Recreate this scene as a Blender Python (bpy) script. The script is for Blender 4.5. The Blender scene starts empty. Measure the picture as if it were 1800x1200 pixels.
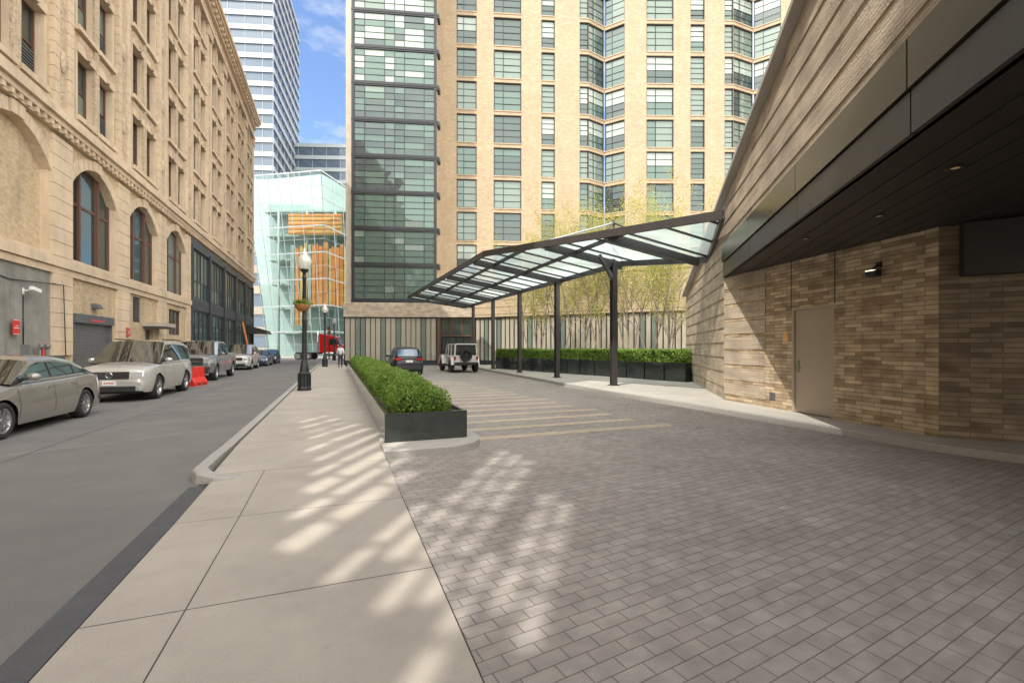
import bpy, math, random
from mathutils import Vector, Matrix
random.seed(7)
R=random.random
U=random.uniform
TH=math.radians(21.06); CC=math.cos(TH); SS=math.sin(TH)
def S(u,v,z=0.0): return Vector((u*CC-v*SS,u*SS+v*CC,z))
RS=Matrix.Rotation(TH,4,'Z')
I4=Matrix.Identity(4)
scn=bpy.context.scene; COL=scn.collection
WM={}
# ---------------------------------------------------------------- materials
def newmat(name):
    m=bpy.data.materials.new(name); m.use_nodes=True
    nt=m.node_tree; p=nt.nodes['Principled BSDF']; return m,nt,p
def mixc(nt,fac,a,b,mode='MIX'):
    n=nt.nodes.new('ShaderNodeMix'); n.data_type='RGBA'; n.blend_type=mode
    for i,x in ((0,fac),(6,a),(7,b)):
        if hasattr(x,'links'): nt.links.new(x,n.inputs[i])
        elif i==0: n.inputs[0].default_value=x
        else: n.inputs[i].default_value=(*x,1)
    return n.outputs[2]
def coord(nt,kind='Object',scale=(1,1,1),rot=0):
    t=nt.nodes.new('ShaderNodeTexCoord'); mp=nt.nodes.new('ShaderNodeMapping')
    mp.inputs['Scale'].default_value=scale; mp.inputs['Rotation'].default_value=(0,0,rot)
    nt.links.new(t.outputs[kind],mp.inputs[0]); return mp.outputs[0]
def noise(nt,vec,scale,detail=4,rough=.6):
    n=nt.nodes.new('ShaderNodeTexNoise'); n.inputs['Scale'].default_value=scale
    n.inputs['Detail'].default_value=detail; n.inputs['Roughness'].default_value=rough
    nt.links.new(vec,n.inputs['Vector']); return n.outputs[0]
def ramp(nt,val,a,b,c=0.,d=1.):
    n=nt.nodes.new('ShaderNodeMapRange'); n.inputs[1].default_value=a; n.inputs[2].default_value=b
    n.inputs[3].default_value=c; n.inputs[4].default_value=d
    nt.links.new(val,n.inputs[0]); return n.outputs[0]
def bump(nt,p,h,strength,dist=.01):
    b=nt.nodes.new('ShaderNodeBump'); b.inputs['Strength'].default_value=strength; b.inputs['Distance'].default_value=dist
    nt.links.new(h,b.inputs['Height']); nt.links.new(b.outputs[0],p.inputs['Normal'])
def streaks(nt,col,amt):
    s=ramp(nt,noise(nt,coord(nt,'Object',(1.6,1.6,.13)),1.3,5,.7),.48,.72)
    s2=ramp(nt,noise(nt,coord(nt,'Object'),.35,4,.7),.4,.7)
    col=mixc(nt,1.,col,mixc(nt,s,(1,1,1),(1-amt,1-amt*1.05,1-amt*1.1)),'MULTIPLY')
    return mixc(nt,1.,col,mixc(nt,s2,(1.04,1.03,1.0),(1-amt*.6,1-amt*.6,1-amt*.6)),'MULTIPLY')
def pmat(name,c1,c2=None,rough=.6,metal=0.,scale=2.,bmp=0.,bscale=60.,coat=0.,ior=1.5,kind='Object',bd=.01,speck=0,stain=0,streak=0):
    m,nt,p=newmat(name)
    p.inputs['Roughness'].default_value=rough; p.inputs['Metallic'].default_value=metal
    p.inputs['IOR'].default_value=ior
    if coat: p.inputs['Coat Weight'].default_value=coat; p.inputs['Coat Roughness'].default_value=.04
    v=coord(nt,kind)
    if c2 is None: c2=tuple(x*.8 for x in c1)
    f=ramp(nt,noise(nt,v,scale,6,.65),.3,.7)
    col=mixc(nt,f,c1,c2)
    if speck:
        s=ramp(nt,noise(nt,v,170,2,.7),.3,.7); col=mixc(nt,1.,col,mixc(nt,s,(1-speck,)*3,(1+speck,)*3),'MULTIPLY')
    if stain:
        s=ramp(nt,noise(nt,v,6,8,.75),.58,.72); col=mixc(nt,1.,col,mixc(nt,s,(1,1,1),(1-stain,)*3),'MULTIPLY')
        s=ramp(nt,noise(nt,v,.5,5,.7),.4,.75); col=mixc(nt,1.,col,mixc(nt,s,(1,1,1),(1-stain*1.2,)*3),'MULTIPLY')
    if streak: col=streaks(nt,col,streak)
    nt.links.new(col,p.inputs['Base Color'])
    if bmp: bump(nt,p,noise(nt,v,bscale,4),bmp,bd)
    return m
def brickmat(name,c1,c2,mort,bw,bh,ms,off=.5,bmp=.4,rough=.8,rot=0,var=.5,bd=.01,dirt=.25,shiftfreq=2,speck=0,streak=0):
    m,nt,p=newmat(name); p.inputs['Roughness'].default_value=rough
    v=coord(nt,'UV',rot=rot)
    b=nt.nodes.new('ShaderNodeTexBrick'); nt.links.new(v,b.inputs['Vector'])
    b.offset=off; b.offset_frequency=shiftfreq
    b.inputs['Color1'].default_value=(*c1,1); b.inputs['Color2'].default_value=(*c2,1); b.inputs['Mortar'].default_value=(*mort,1)
    b.inputs['Scale'].default_value=1; b.inputs['Brick Width'].default_value=bw; b.inputs['Row Height'].default_value=bh
    b.inputs['Mortar Size'].default_value=ms; b.inputs['Mortar Smooth'].default_value=.25
    mp=nt.nodes.new('ShaderNodeMapping'); mp.inputs['Scale'].default_value=(1.1/bw,1.6/bw,1); nt.links.new(v,mp.inputs[0])
    n1=ramp(nt,noise(nt,mp.outputs[0],1.0,1,.5),.3,.7)
    dark=mixc(nt,n1,(1-var*.5,)*3,(1+var*.35,)*3)
    c=mixc(nt,1.0,b.outputs['Color'],dark,'MULTIPLY')
    n2=ramp(nt,noise(nt,v,.6,5,.7),.3,.75)
    d=mixc(nt,n2,(1,1,1),(1-dirt,1-dirt,1-dirt*1.05))
    c=mixc(nt,1.0,c,d,'MULTIPLY')
    if speck:
        s=ramp(nt,noise(nt,v,190,2,.7),.3,.7); c=mixc(nt,1.,c,mixc(nt,s,(1-speck,)*3,(1+speck,)*3),'MULTIPLY')
    if streak: c=streaks(nt,c,streak)
    nt.links.new(c,p.inputs['Base Color'])
    inv=nt.nodes.new('ShaderNodeMath'); inv.operation='MULTIPLY_ADD'
    nt.links.new(b.outputs['Fac'],inv.inputs[0]); inv.inputs[1].default_value=-1.; 
    nn=nt.nodes.new('ShaderNodeMath'); nn.operation='MULTIPLY'; nn.inputs[1].default_value=.6
    nt.links.new(noise(nt,v,30,4),nn.inputs[0]); nt.links.new(nn.outputs[0],inv.inputs[2])
    bump(nt,p,inv.outputs[0],bmp,bd)
    return m
def glassmat(name,col,refl=(.8,.85,.85),fac=.3,rough=.02,wav=.15):
    m,nt,p=newmat(name)
    p.inputs['Base Color'].default_value=(*col,1); p.inputs['Roughness'].default_value=.4
    g=nt.nodes.new('ShaderNodeBsdfGlossy'); g.inputs['Color'].default_value=(*refl,1); g.inputs['Roughness'].default_value=rough
    lw=nt.nodes.new('ShaderNodeLayerWeight'); lw.inputs[0].default_value=.35
    ma=nt.nodes.new('ShaderNodeMath'); ma.operation='MULTIPLY_ADD'; ma.inputs[1].default_value=.6; ma.inputs[2].default_value=fac; ma.use_clamp=True
    nt.links.new(lw.outputs['Fresnel'],ma.inputs[0])
    mx=nt.nodes.new('ShaderNodeMixShader'); nt.links.new(ma.outputs[0],mx.inputs[0])
    nt.links.new(p.outputs[0],mx.inputs[1]); nt.links.new(g.outputs[0],mx.inputs[2])
    if wav:
        b=nt.nodes.new('ShaderNodeBump'); b.inputs['Strength'].default_value=wav; b.inputs['Distance'].default_value=.02
        nt.links.new(noise(nt,coord(nt),1.2,1),b.inputs['Height']); nt.links.new(b.outputs[0],g.inputs['Normal'])
    nt.links.new(mx.outputs[0],nt.nodes['Material Output'].inputs[0])
    return m
def emat(name,col,st):
    m,nt,p=newmat(name); p.inputs['Emission Color'].default_value=(*col,1); p.inputs['Emission Strength'].default_value=st
    p.inputs['Base Color'].default_value=(*col,1); return m
def leafmat(name,c1,c2):
    m,nt,p=newmat(name); v=coord(nt)
    f=ramp(nt,noise(nt,v,9,3),.35,.65); c=mixc(nt,f,c1,c2); nt.links.new(c,p.inputs['Base Color'])
    p.inputs['Roughness'].default_value=.45
    t=nt.nodes.new('ShaderNodeBsdfTranslucent'); nt.links.new(c,t.inputs[0])
    mx=nt.nodes.new('ShaderNodeMixShader'); mx.inputs[0].default_value=.35
    nt.links.new(p.outputs[0],mx.inputs[1]); nt.links.new(t.outputs[0],mx.inputs[2]); nt.links.new(mx.outputs[0],nt.nodes['Material Output'].inputs[0])
    return m

A_asph=pmat('asphalt',(.20,.19,.178),(.155,.147,.14),rough=.85,scale=.7,bmp=.5,bscale=90,speck=.38,stain=.14)
A_ground=pmat('ground_asphalt',(.15,.145,.14),(.12,.115,.11),rough=.9,scale=.1)
A_strip=pmat('asphalt_patch',(.075,.075,.08),(.10,.10,.105),rough=.8,scale=4,bmp=.5,bscale=120,speck=.25)
A_conc=pmat('concrete',(.465,.42,.36),(.375,.335,.29),rough=.85,scale=1.1,bmp=.25,bscale=140,bd=.004,speck=.2,stain=.13)
A_conc2=pmat('concrete_pale',(.48,.455,.41),(.40,.375,.34),rough=.85,scale=1.4,bmp=.2,bscale=100,bd=.004,speck=.12,stain=.12)
A_joint=pmat('joint_dirt',(.07,.06,.05),rough=.95)
A_gran=pmat('granite_kerb',(.42,.40,.37),(.32,.31,.29),rough=.75,scale=25,bmp=.3,bscale=80,speck=.15)
A_pav=brickmat('pavers',(.36,.32,.292),(.41,.37,.342),(.19,.165,.145),.20,.10,.004,bmp=.55,var=.28,dirt=.30,bd=.010,rot=math.radians(-8),speck=.28)
A_pavtan=brickmat('pavers_tan',(.55,.45,.33),(.60,.50,.38),(.28,.23,.18),.20,.10,.004,bmp=.4,var=.25,dirt=.25,rot=math.radians(-8),speck=.2)
A_hbrick=brickmat('hotel_brick',(.44,.335,.22),(.50,.395,.275),(.385,.30,.21),.42,.11,.014,bmp=.6,var=.16,dirt=.12,bd=.03,streak=.08)
A_hband=brickmat('hotel_soldier_brick',(.43,.33,.225),(.50,.395,.28),(.36,.28,.20),.11,.36,.012,off=0,bmp=.5,var=.2,dirt=.1)
A_rbrick=brickmat('long_brick',(.33,.235,.14),(.70,.56,.39),(.23,.18,.13),.38,.08,.006,bmp=.7,var=.5,dirt=.12,bd=.015,off=.37,shiftfreq=3,speck=.12)
A_rbrick2=brickmat('long_brick_shaded',(.17,.12,.075),(.35,.27,.18),(.13,.10,.08),.38,.08,.006,bmp=.5,var=.45,dirt=.2,bd=.012,off=.37,shiftfreq=3)  # long_brick with the overhang's shade on the return wall put into its colour
A_rstone=brickmat('split_stone',(.50,.41,.31),(.63,.53,.41),(.34,.28,.215),.7,.055,.005,bmp=1.,var=.45,dirt=.2,bd=.025,off=.37,shiftfreq=3,speck=.15)
A_lbrick=brickmat('buff_brick',(.57,.43,.27),(.63,.49,.32),(.49,.39,.28),.22,.075,.010,bmp=.4,var=.3,dirt=.22,streak=.2)
A_lstone=pmat('tan_limestone',(.69,.55,.40),(.58,.455,.325),rough=.8,scale=1.3,bmp=.5,bscale=18,bd=.015,stain=.12,streak=.2)
A_lstone2=pmat('carved_terracotta',(.64,.50,.355),(.42,.32,.225),rough=.8,scale=6,bmp=1.,bscale=9,bd=.08,streak=.15)
A_lgrey=pmat('grey_stone',(.48,.42,.35),(.38,.34,.29),rough=.85,scale=1.2,bmp=.4,bscale=25,streak=.2)
A_render=pmat('grey_render',(.35,.34,.31),(.22,.22,.20),rough=.9,scale=1.1,bmp=.3,bscale=12,stain=.25,streak=.3)
A_plinth=pmat('dark_plinth',(.13,.135,.14),(.10,.103,.108),rough=.7,scale=2,stain=.2)
A_brown=pmat('brown_frame',(.14,.065,.045),rough=.5)
A_steel=pmat('dark_steel',(.042,.038,.038),(.056,.049,.047),rough=.42,metal=.0,scale=3)
A_black=pmat('black_metal',(.022,.024,.026),rough=.4)
A_plast=pmat('black_plastic',(.025,.025,.027),rough=.6)
A_rub=pmat('rubber',(.028,.028,.029),rough=.85)
A_fasc=pmat('bronze_metal',(.10,.083,.058),(.07,.058,.042),rough=.26,metal=.45,scale=.5)
A_soff=pmat('soffit_metal',(.030,.026,.022),rough=.5,metal=.0)
A_hframe=pmat('window_frame_dark',(.018,.021,.026),rough=.4)
A_g1=glassmat('glass_dark',(.020,.034,.033),(.62,.78,.72),.055)
A_g2=glassmat('glass_green',(.05,.088,.072),(.58,.78,.70),.07)
A_g3=glassmat('glass_blind',(.30,.35,.31),(.7,.82,.75),.05)
A_g4=glassmat('glass_curtain',(.14,.18,.15),(.62,.78,.72),.055)
A_g5=glassmat('glass_beige_drape',(.38,.345,.27),(.7,.78,.72),.05)
A_cg=glassmat('car_glass',(.015,.018,.019),(.42,.47,.50),.03,wav=0)
A_twg=glassmat('tower_glass',(.06,.09,.125),(.42,.50,.60),.10)
A_white=pmat('white_panel',(.44,.465,.49),(.39,.41,.43),rough=.4)
A_shut=pmat('roller_shutter',(.22,.22,.215),(.17,.17,.17),rough=.5,metal=.3)
A_red=pmat('red_plastic',(.68,.03,.02),(.58,.025,.02),rough=.4)
A_redp=pmat('red_paint',(.70,.015,.012),rough=.25,coat=.6)
A_wh=pmat('white_paint',(.8,.8,.78),(.75,.75,.73),rough=.5)
A_chrome=pmat('chrome',(.7,.7,.7),rough=.12,metal=1)
A_alu=pmat('alloy',(.5,.5,.51),rough=.3,metal=.85)
A_door=pmat('beige_door',(.42,.35,.27),(.40,.335,.26),rough=.45)
A_bark=pmat('bark',(.26,.22,.18),(.16,.13,.11),rough=.9,scale=8,bmp=.4,bscale=30)
A_soil=pmat('soil',(.06,.045,.035),rough=1,scale=12,bmp=.6)
A_leafD=leafmat('boxwood_leaf',(.12,.22,.03),(.31,.45,.08))
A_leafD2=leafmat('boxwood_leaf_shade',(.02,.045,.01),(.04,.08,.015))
A_leafY=leafmat('spring_leaf',(.38,.38,.07),(.50,.47,.13))
A_flower=leafmat('flower_petal',(.5,.12,.05),(.6,.35,.05))
A_lamp=emat('lit_lamp',(1,.9,.7),1.6)
A_dl=emat('downlight_glow',(.8,.55,.3),.12)
A_tail=pmat('tail_lamp',(.45,.012,.012),rough=.15,coat=.8)
A_head=pmat('head_lamp',(.60,.62,.64),(.45,.47,.5),rough=.08,metal=.4,coat=1,scale=20)
A_skin=pmat('skin',(.35,.2,.14),rough=.6)
A_shirt=pmat('shirt_cloth',(.62,.68,.74),(.55,.6,.68),rough=.9,scale=8)
A_trou=pmat('trouser_cloth',(.03,.035,.05),rough=.9)
A_hair=pmat('hair',(.02,.015,.012),rough=.8)
A_orange=pmat('orange_panel',(.80,.20,.05),(.82,.34,.10),rough=.6,scale=.5)
A_yel=pmat('yellow_panel',(.80,.52,.20),(.78,.40,.13),rough=.6,scale=.4)
A_mull=pmat('pale_mullion',(.42,.47,.48),rough=.35,metal=.2)
def paint(n,c): return pmat(n,c,tuple(x*.97 for x in c),rough=.32,metal=.35,coat=1.0)
P_sedan=paint('grey_beige_paint',(.31,.285,.255)); P_gold=paint('champagne_paint',(.55,.53,.49)); P_grey=paint('granite_grey_paint',(.20,.205,.21))
P_black=pmat('black_paint',(.006,.008,.010),rough=.3,coat=.25); P_white=pmat('white_car_paint',(.80,.80,.78),rough=.3,coat=1); P_silver=paint('pale_silver_paint',(.60,.59,.56)); P_blue=paint('dark_blue_paint',(.03,.05,.10))
A_can,nt,p=newmat('frosted_canopy_glass'); p.inputs['Base Color'].default_value=(.56,.63,.63,1); p.inputs['Roughness'].default_value=.15
t=nt.nodes.new('ShaderNodeBsdfTranslucent'); t.inputs[0].default_value=(.64,.75,.76,1)
tr=nt.nodes.new('ShaderNodeBsdfTransparent'); tr.inputs[0].default_value=(.66,.78,.79,1)
m1=nt.nodes.new('ShaderNodeMixShader'); m1.inputs[0].default_value=.6; nt.links.new(p.outputs[0],m1.inputs[1]); nt.links.new(t.outputs[0],m1.inputs[2])
m2=nt.nodes.new('ShaderNodeMixShader'); nt.links.new(ramp(nt,noise(nt,coord(nt),.35,2),.4,.6,.10,.50),m2.inputs[0]); nt.links.new(m1.outputs[0],m2.inputs[1]); nt.links.new(tr.outputs[0],m2.inputs[2])
nt.links.new(m2.outputs[0],nt.nodes['Material Output'].inputs[0])
def seeglass(name,tint,refl,f,diff=0):
    m,nt,p=newmat(name); tr=nt.nodes.new('ShaderNodeBsdfTransparent'); tr.inputs[0].default_value=(*tint,1)
    g=nt.nodes.new('ShaderNodeBsdfGlossy'); g.inputs[0].default_value=(*refl,1); g.inputs['Roughness'].default_value=.03
    mx=nt.nodes.new('ShaderNodeMixShader'); mx.inputs[0].default_value=f
    nt.links.new(tr.outputs[0],mx.inputs[1]); nt.links.new(g.outputs[0],mx.inputs[2]); out=mx.outputs[0]
    if diff:
        p.inputs['Base Color'].default_value=(.85,.85,.8,1); m3=nt.nodes.new('ShaderNodeMixShader'); m3.inputs[0].default_value=diff
        nt.links.new(out,m3.inputs[1]); nt.links.new(p.outputs[0],m3.inputs[2]); out=m3.outputs[0]
    nt.links.new(out,nt.nodes['Material Output'].inputs[0]); return m
A_see=seeglass('clear_curtain_glass',(.70,.82,.79),(.5,.62,.62),.15)
A_globe=seeglass('lamp_globe_glass',(.95,.95,.92),(1,1,1),.2,.45)

# ---------------------------------------------------------------- mesh builder
class M:
    def __init__(s): s.v=[];s.f=[];s.m=[];s.sm=[];s.mats=[];s.T=None
    def mi(s,mat):
        if mat not in s.mats: s.mats.append(mat)
        return s.mats.index(mat)
    def av(s,p):
        p=Vector(p)
        if s.T is not None: p=s.T@p
        s.v.append(tuple(p)); return len(s.v)-1
    def af(s,idx,mat,smooth=False):
        s.f.append(tuple(idx)); s.m.append(s.mi(mat)); s.sm.append(smooth)
    def face(s,pts,mat,smooth=False): s.af([s.av(p) for p in pts],mat,smooth)
    def hexa(s,p,mat):
        i=[s.av(q) for q in p]
        for a in ((3,2,1,0),(4,5,6,7),(0,1,5,4),(1,2,6,5),(2,3,7,6),(3,0,4,7)): s.af([i[k] for k in a],mat)
    def box(s,x0,y0,z0,x1,y1,z1,mat):
        s.hexa([(x0,y0,z0),(x1,y0,z0),(x1,y1,z0),(x0,y1,z0),(x0,y0,z1),(x1,y0,z1),(x1,y1,z1),(x0,y1,z1)],mat)
    def beam(s,p0,p1,w,h,mat,up=(0,0,1)):
        p0=Vector(p0);p1=Vector(p1);d=(p1-p0).normalized();sd=d.cross(Vector(up))
        if sd.length<1e-4: sd=Vector((1,0,0))
        sd.normalize(); u=sd.cross(d); a=sd*w/2;b=u*h/2
        s.hexa([p0-a-b,p0+a-b,p1+a-b,p1-a-b,p0-a+b,p0+a+b,p1+a+b,p1-a+b],mat)
    def cyl(s,p0,p1,r0,r1,mat,n=10,caps=True,smooth=True):
        p0=Vector(p0);p1=Vector(p1);d=(p1-p0).normalized()
        a=d.cross(Vector((0,0,1)))
        if a.length<1e-3: a=Vector((1,0,0))
        a.normalize(); b=d.cross(a)
        r=[[],[]]
        for k,(p,rr) in enumerate(((p0,r0),(p1,r1))):
            for i in range(n):
                t=2*math.pi*i/n; r[k].append(s.av(p+(a*math.cos(t)+b*math.sin(t))*rr))
        for i in range(n):
            j=(i+1)%n; s.af((r[0][j],r[0][i],r[1][i],r[1][j]),mat,smooth)
        if caps: s.af(r[0],mat); s.af(r[1][::-1],mat)
    def lathe(s,prof,c,mat,n=16,axis='z',smooth=True,matf=None):
        rows=[]
        for (r,h) in prof:
            row=[]
            for i in range(n):
                t=2*math.pi*i/n
                if axis=='z': q=(c[0]+r*math.cos(t),c[1]+r*math.sin(t),c[2]+h)
                else: q=(c[0]+r*math.cos(t),c[1]+h,c[2]+r*math.sin(t))
                row.append(s.av(q))
            rows.append(row)
        for k in range(len(rows)-1):
            mm=matf(k) if matf else mat
            for i in range(n):
                j=(i+1)%n; s.af((rows[k][i],rows[k][j],rows[k+1][j],rows[k+1][i]),mm,smooth)
    def loft(s,rows,matf,smooth=True,closed=False):
        idx=[[s.av(p) for p in r] for r in rows]
        for i in range(len(rows)-1):
            for j in range(len(rows[0])-1):
                mt=matf(i,j)
                if mt is not None: s.af((idx[i][j],idx[i][j+1],idx[i+1][j+1],idx[i+1][j]),mt,smooth)
        return idx
    def ball(s,c,rx,ry,rz,mat,n=12,k=8):
        rows=[]
        for a in range(k+1):
            ph=-math.pi/2+math.pi*a/k
            rows.append([(c[0]+rx*math.cos(ph)*math.cos(2*math.pi*i/n),c[1]+ry*math.cos(ph)*math.sin(2*math.pi*i/n),c[2]+rz*math.sin(ph)) for i in range(n+1)])
        s.loft(rows,lambda i,j:mat)
    def make(s,name,parent=None,mw=None,bevel=0,merge=False):
        me=bpy.data.meshes.new(name); me.from_pydata(s.v,[],s.f)
        for m in s.mats: me.materials.append(m)
        me.polygons.foreach_set('material_index',s.m); me.polygons.foreach_set('use_smooth',s.sm)
        uv=me.uv_layers.new(name='UVMap'); dat=[0.0]*(2*len(me.loops))
        vs=me.vertices
        for p in me.polygons:
            n=p.normal
            if abs(n.z)>.6:
                for li in p.loop_indices:
                    c=vs[me.loops[li].vertex_index].co; dat[2*li]=c.x; dat[2*li+1]=c.y
            else:
                l=math.hypot(n.x,n.y) or 1; tx,ty=-n.y/l,n.x/l
                for li in p.loop_indices:
                    c=vs[me.loops[li].vertex_index].co; dat[2*li]=c.x*tx+c.y*ty; dat[2*li+1]=c.z
        uv.data.foreach_set('uv',dat)
        o=bpy.data.objects.new(name,me); COL.objects.link(o)
        place(o,parent,mw)
        if bevel:
            b=o.modifiers.new('bevel','BEVEL'); b.width=bevel; b.segments=2; b.limit_method='ANGLE'
        return o
def place(o,parent,mw):
    if mw is None: mw=WM[parent.name] if parent else I4
    WM[o.name]=mw.copy()
    if parent:
        o.parent=parent; o.matrix_basis=WM[parent.name].inverted()@mw
    else: o.matrix_basis=mw
def tag(o,label,cat,group=None,kind=None):
    if kind=='structure': o['kind']='structure'; return o
    o['label']=label; o['category']=cat
    if group: o['group']=group
    if kind: o['kind']=kind
    return o
def root(name,mw,label,cat,group=None):
    o=bpy.data.objects.new(name,None); COL.objects.link(o); o.empty_display_size=.3
    place(o,None,mw); return tag(o,label,cat,group)
def copytree(o,mw,parent=None):
    c=o.copy(); COL.objects.link(c)
    if parent is not None:
        c.parent=parent; WM[c.name]=WM[parent.name]@o.matrix_basis; c.matrix_basis=o.matrix_basis.copy()
    else: c.matrix_basis=mw; WM[c.name]=mw.copy()
    for ch in list(o.children): copytree(ch,None,c)
    return c
def frame(p0,p1,z=0):
    x=Vector((p1[0]-p0[0],p1[1]-p0[1],0)); L=x.length; x.normalize(); y=Vector((-x.y,x.x,0))
    m=Matrix(((x.x,y.x,0,p0[0]),(x.y,y.y,0,p0[1]),(0,0,1,z),(0,0,0,1))); return m,L
T=Matrix.Translation
def wall(mb,x0,x1,z0,z1,ops,mat,depth=.25,matr=None,y=0,sides=True):
    xs=sorted(set([x0,x1]+[o[0] for o in ops]+[o[1] for o in ops])); zs=sorted(set([z0,z1]+[o[2] for o in ops]+[o[3] for o in ops]))
    xs=[x for x in xs if x0<=x<=x1]; zs=[z for z in zs if z0<=z<=z1]
    for k in range(len(zs)-1):
        zc=(zs[k]+zs[k+1])/2; run=None
        for i in range(len(xs)-1):
            xc=(xs[i]+xs[i+1])/2
            hole=any(o[0]<xc<o[1] and o[2]<zc<o[3] for o in ops)
            if not hole and run is None: run=xs[i]
            if hole and run is not None:
                mb.face([(run,y,zs[k]),(xs[i],y,zs[k]),(xs[i],y,zs[k+1]),(run,y,zs[k+1])],mat); run=None
        if run is not None: mb.face([(run,y,zs[k]),(xs[-1],y,zs[k]),(xs[-1],y,zs[k+1]),(run,y,zs[k+1])],mat)
    mr=matr or mat; d=y+depth
    for a,b,c,e in [o[:4] for o in ops]:
        mb.face([(a,y,c),(a,d,c),(b,d,c),(b,y,c)],mr); mb.face([(a,y,e),(b,y,e),(b,d,e),(a,d,e)],mr)
        if sides:
            mb.face([(a,y,c),(a,y,e),(a,d,e),(a,d,c)],mr); mb.face([(b,y,c),(b,d,c),(b,d,e),(b,y,e)],mr)
def window(mb,x0,x1,z0,z1,y,cols,rows,fr,glasses,fw=.06,mw=.035,jit=.006,colw=None,rw=None):
    rw=rw or mw
    mb.box(x0,y-.07,z0,x0+fw,y+.03,z1,fr); mb.box(x1-fw,y-.07,z0,x1,y+.03,z1,fr)
    mb.box(x0+fw,y-.068,z0,x1-fw,y+.03,z0+fw,fr); mb.box(x0+fw,y-.068,z1-fw,x1-fw,y+.03,z1,fr)
    if isinstance(cols,int): cx=[x0+fw+(x1-x0-2*fw)*i/cols for i in range(cols+1)]
    else: cx=[x0+fw+(x1-x0-2*fw)*t for t in cols]
    if isinstance(rows,int): rz=[z0+fw+(z1-z0-2*fw)*i/rows for i in range(rows+1)]
    else: rz=[z0+fw+(z1-z0-2*fw)*t for t in rows]
    for c in cx[1:-1]: mb.box(c-mw/2,y-.05,z0+fw,c+mw/2,y+.02,z1-fw,fr)
    for z in rz[1:-1]: mb.box(x0+fw,y-.035,z-rw/2,x1-fw,y+.018,z+rw/2,fr)
    for i in range(len(cx)-1):
        for k in range(len(rz)-1):
            g=glasses(i,k) if callable(glasses) else glasses
            j=[U(-jit,jit) for _ in range(3)]; j.append(j[0]+j[2]-j[1])
            mb.face([(cx[i],y+j[0],rz[k]),(cx[i+1],y+j[1],rz[k]),(cx[i+1],y+j[2],rz[k+1]),(cx[i],y+j[3],rz[k+1])],g)

# ================================================================ GROUND
def sheet(name,poly,z,mat,mw=RS):
    mb=M(); mb.face([(x,y,z) for x,y in poly],mat); return tag(mb.make(name,None,mw),'','',kind='structure')
sheet('ground',[(-1500,-600),(1500,-600),(1500,2500),(-1500,2500)],-.01,A_ground)
sheet('road',[(-7.6,-30),(-1.5,-30),(-1.5,66),(-7.6,66)],0.0,A_asph)
sheet('cross_road',[(-80,66),(60,66),(60,80),(-80,80)],0.0,A_asph)
sheet('driveway',[(.66,-12),(18,-12),(18,43),(.66,43)],.004,A_pav)
mb=M(); mb.face([(-1.58,-12,.004),(-1.38,-12,.004),(-1.38,6.2,.004),(-1.58,6.2,.004)],A_strip)
tag(mb.make('road_edge_strip',None,RS),'','',kind='structure')
mb=M(); u=-4.35
for k in range(34):
    u2=-4.35+U(-.03,.03); v=-4+k*2; mb.face([(u,v,.003),(u+.02,v,.003),(u2+.02,v+2,.003),(u2,v+2,.003)],A_strip); u=u2
for v,u0,u1 in ((13.2,-4.3,-1.7),(24.5,-7.3,-4.4),(31,-4.3,-1.7)): mb.face([(u0,v,.003),(u1,v+.1,.003),(u1,v+.13,.003),(u0,v+.03,.003)],A_strip)
tag(mb.make('road_seams',None,RS),'','',kind='structure')
mb=M()
for k in range(17):
    v=7.5+k*.86; e=6.2-.05*k+(.25 if k%3==0 else 0)
    mb.face([(2.3 if k<1 else 2.15,v,.008),(e,v,.008),(e,v+.28,.008),(2.3 if k<1 else 2.15,v+.28,.008)],A_pavtan)
tag(mb.make('driveway_markings',None,RS),'','',kind='structure')
mb=M()
def zz(v): return .006 if v<5.6 else (.006+.094*min(1,(v-5.6)/2.6))
vs=[-12,-9.4,-6.8,-4.2,-1.6,.9,3.3,4.95,6.55]
g=.004
for a,b in zip(vs,vs[1:]):
    for u0,u1 in ((-1.375,-.86),(-.86,.655)):
        mb.face([(u0+g,a+g,zz(a)),(u1-g,a+g,zz(a)),(u1-g,b-g,zz(b)),(u0+g,b-g,zz(b))],A_conc)
v=6.55
while v<62:
    w=v+ (1.65 if v<8.3 else 1.6)
    for u0,u1 in ((-1.44,.65),):
        mb.face([(u0+g,v+g,zz(v)),(u1-g,v+g,zz(v)),(u1-g,w-g,zz(w)),(u0+g,w-g,zz(w))],A_conc)
    v=w
mb.face([(-1.37,-12,.001),(.66,-12,.001),(.66,6.0,.001),(-1.37,6.0,.001)],A_joint)
mb.face([(-1.44,6.0,.0),(.66,6.0,.0),(.66,8.2,.09),(-1.44,8.2,.09)],A_joint)
mb.face([(-1.44,8.2,.09),(.66,8.2,.09),(.66,62,.09),(-1.44,62,.09)],A_joint)
tag(mb.make('pavement',None,RS),'','',kind='structure')
mb=M(); mb.box(-12,-30,0,-7.62,64.5,.12,A_conc); mb.box(-7.62,-30,0,-7.45,64.5,.125,A_gran)
tag(mb.make('far_side_pavement',None,RS),'','',kind='structure')
mb=M(); mb.box(-80,80,0,60,86,.12,A_conc); tag(mb.make('cross_road_pavement',None,RS),'','',kind='structure')
mb=M(); pts=[(-.95,6.45),(-1.1,6.28),(-1.35,6.22),(-1.55,6.32),(-1.66,6.6),(-1.66,7.4)]
rows=[]
full=pts+[(-1.64,y) for y in range(8,63,2)]
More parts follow.
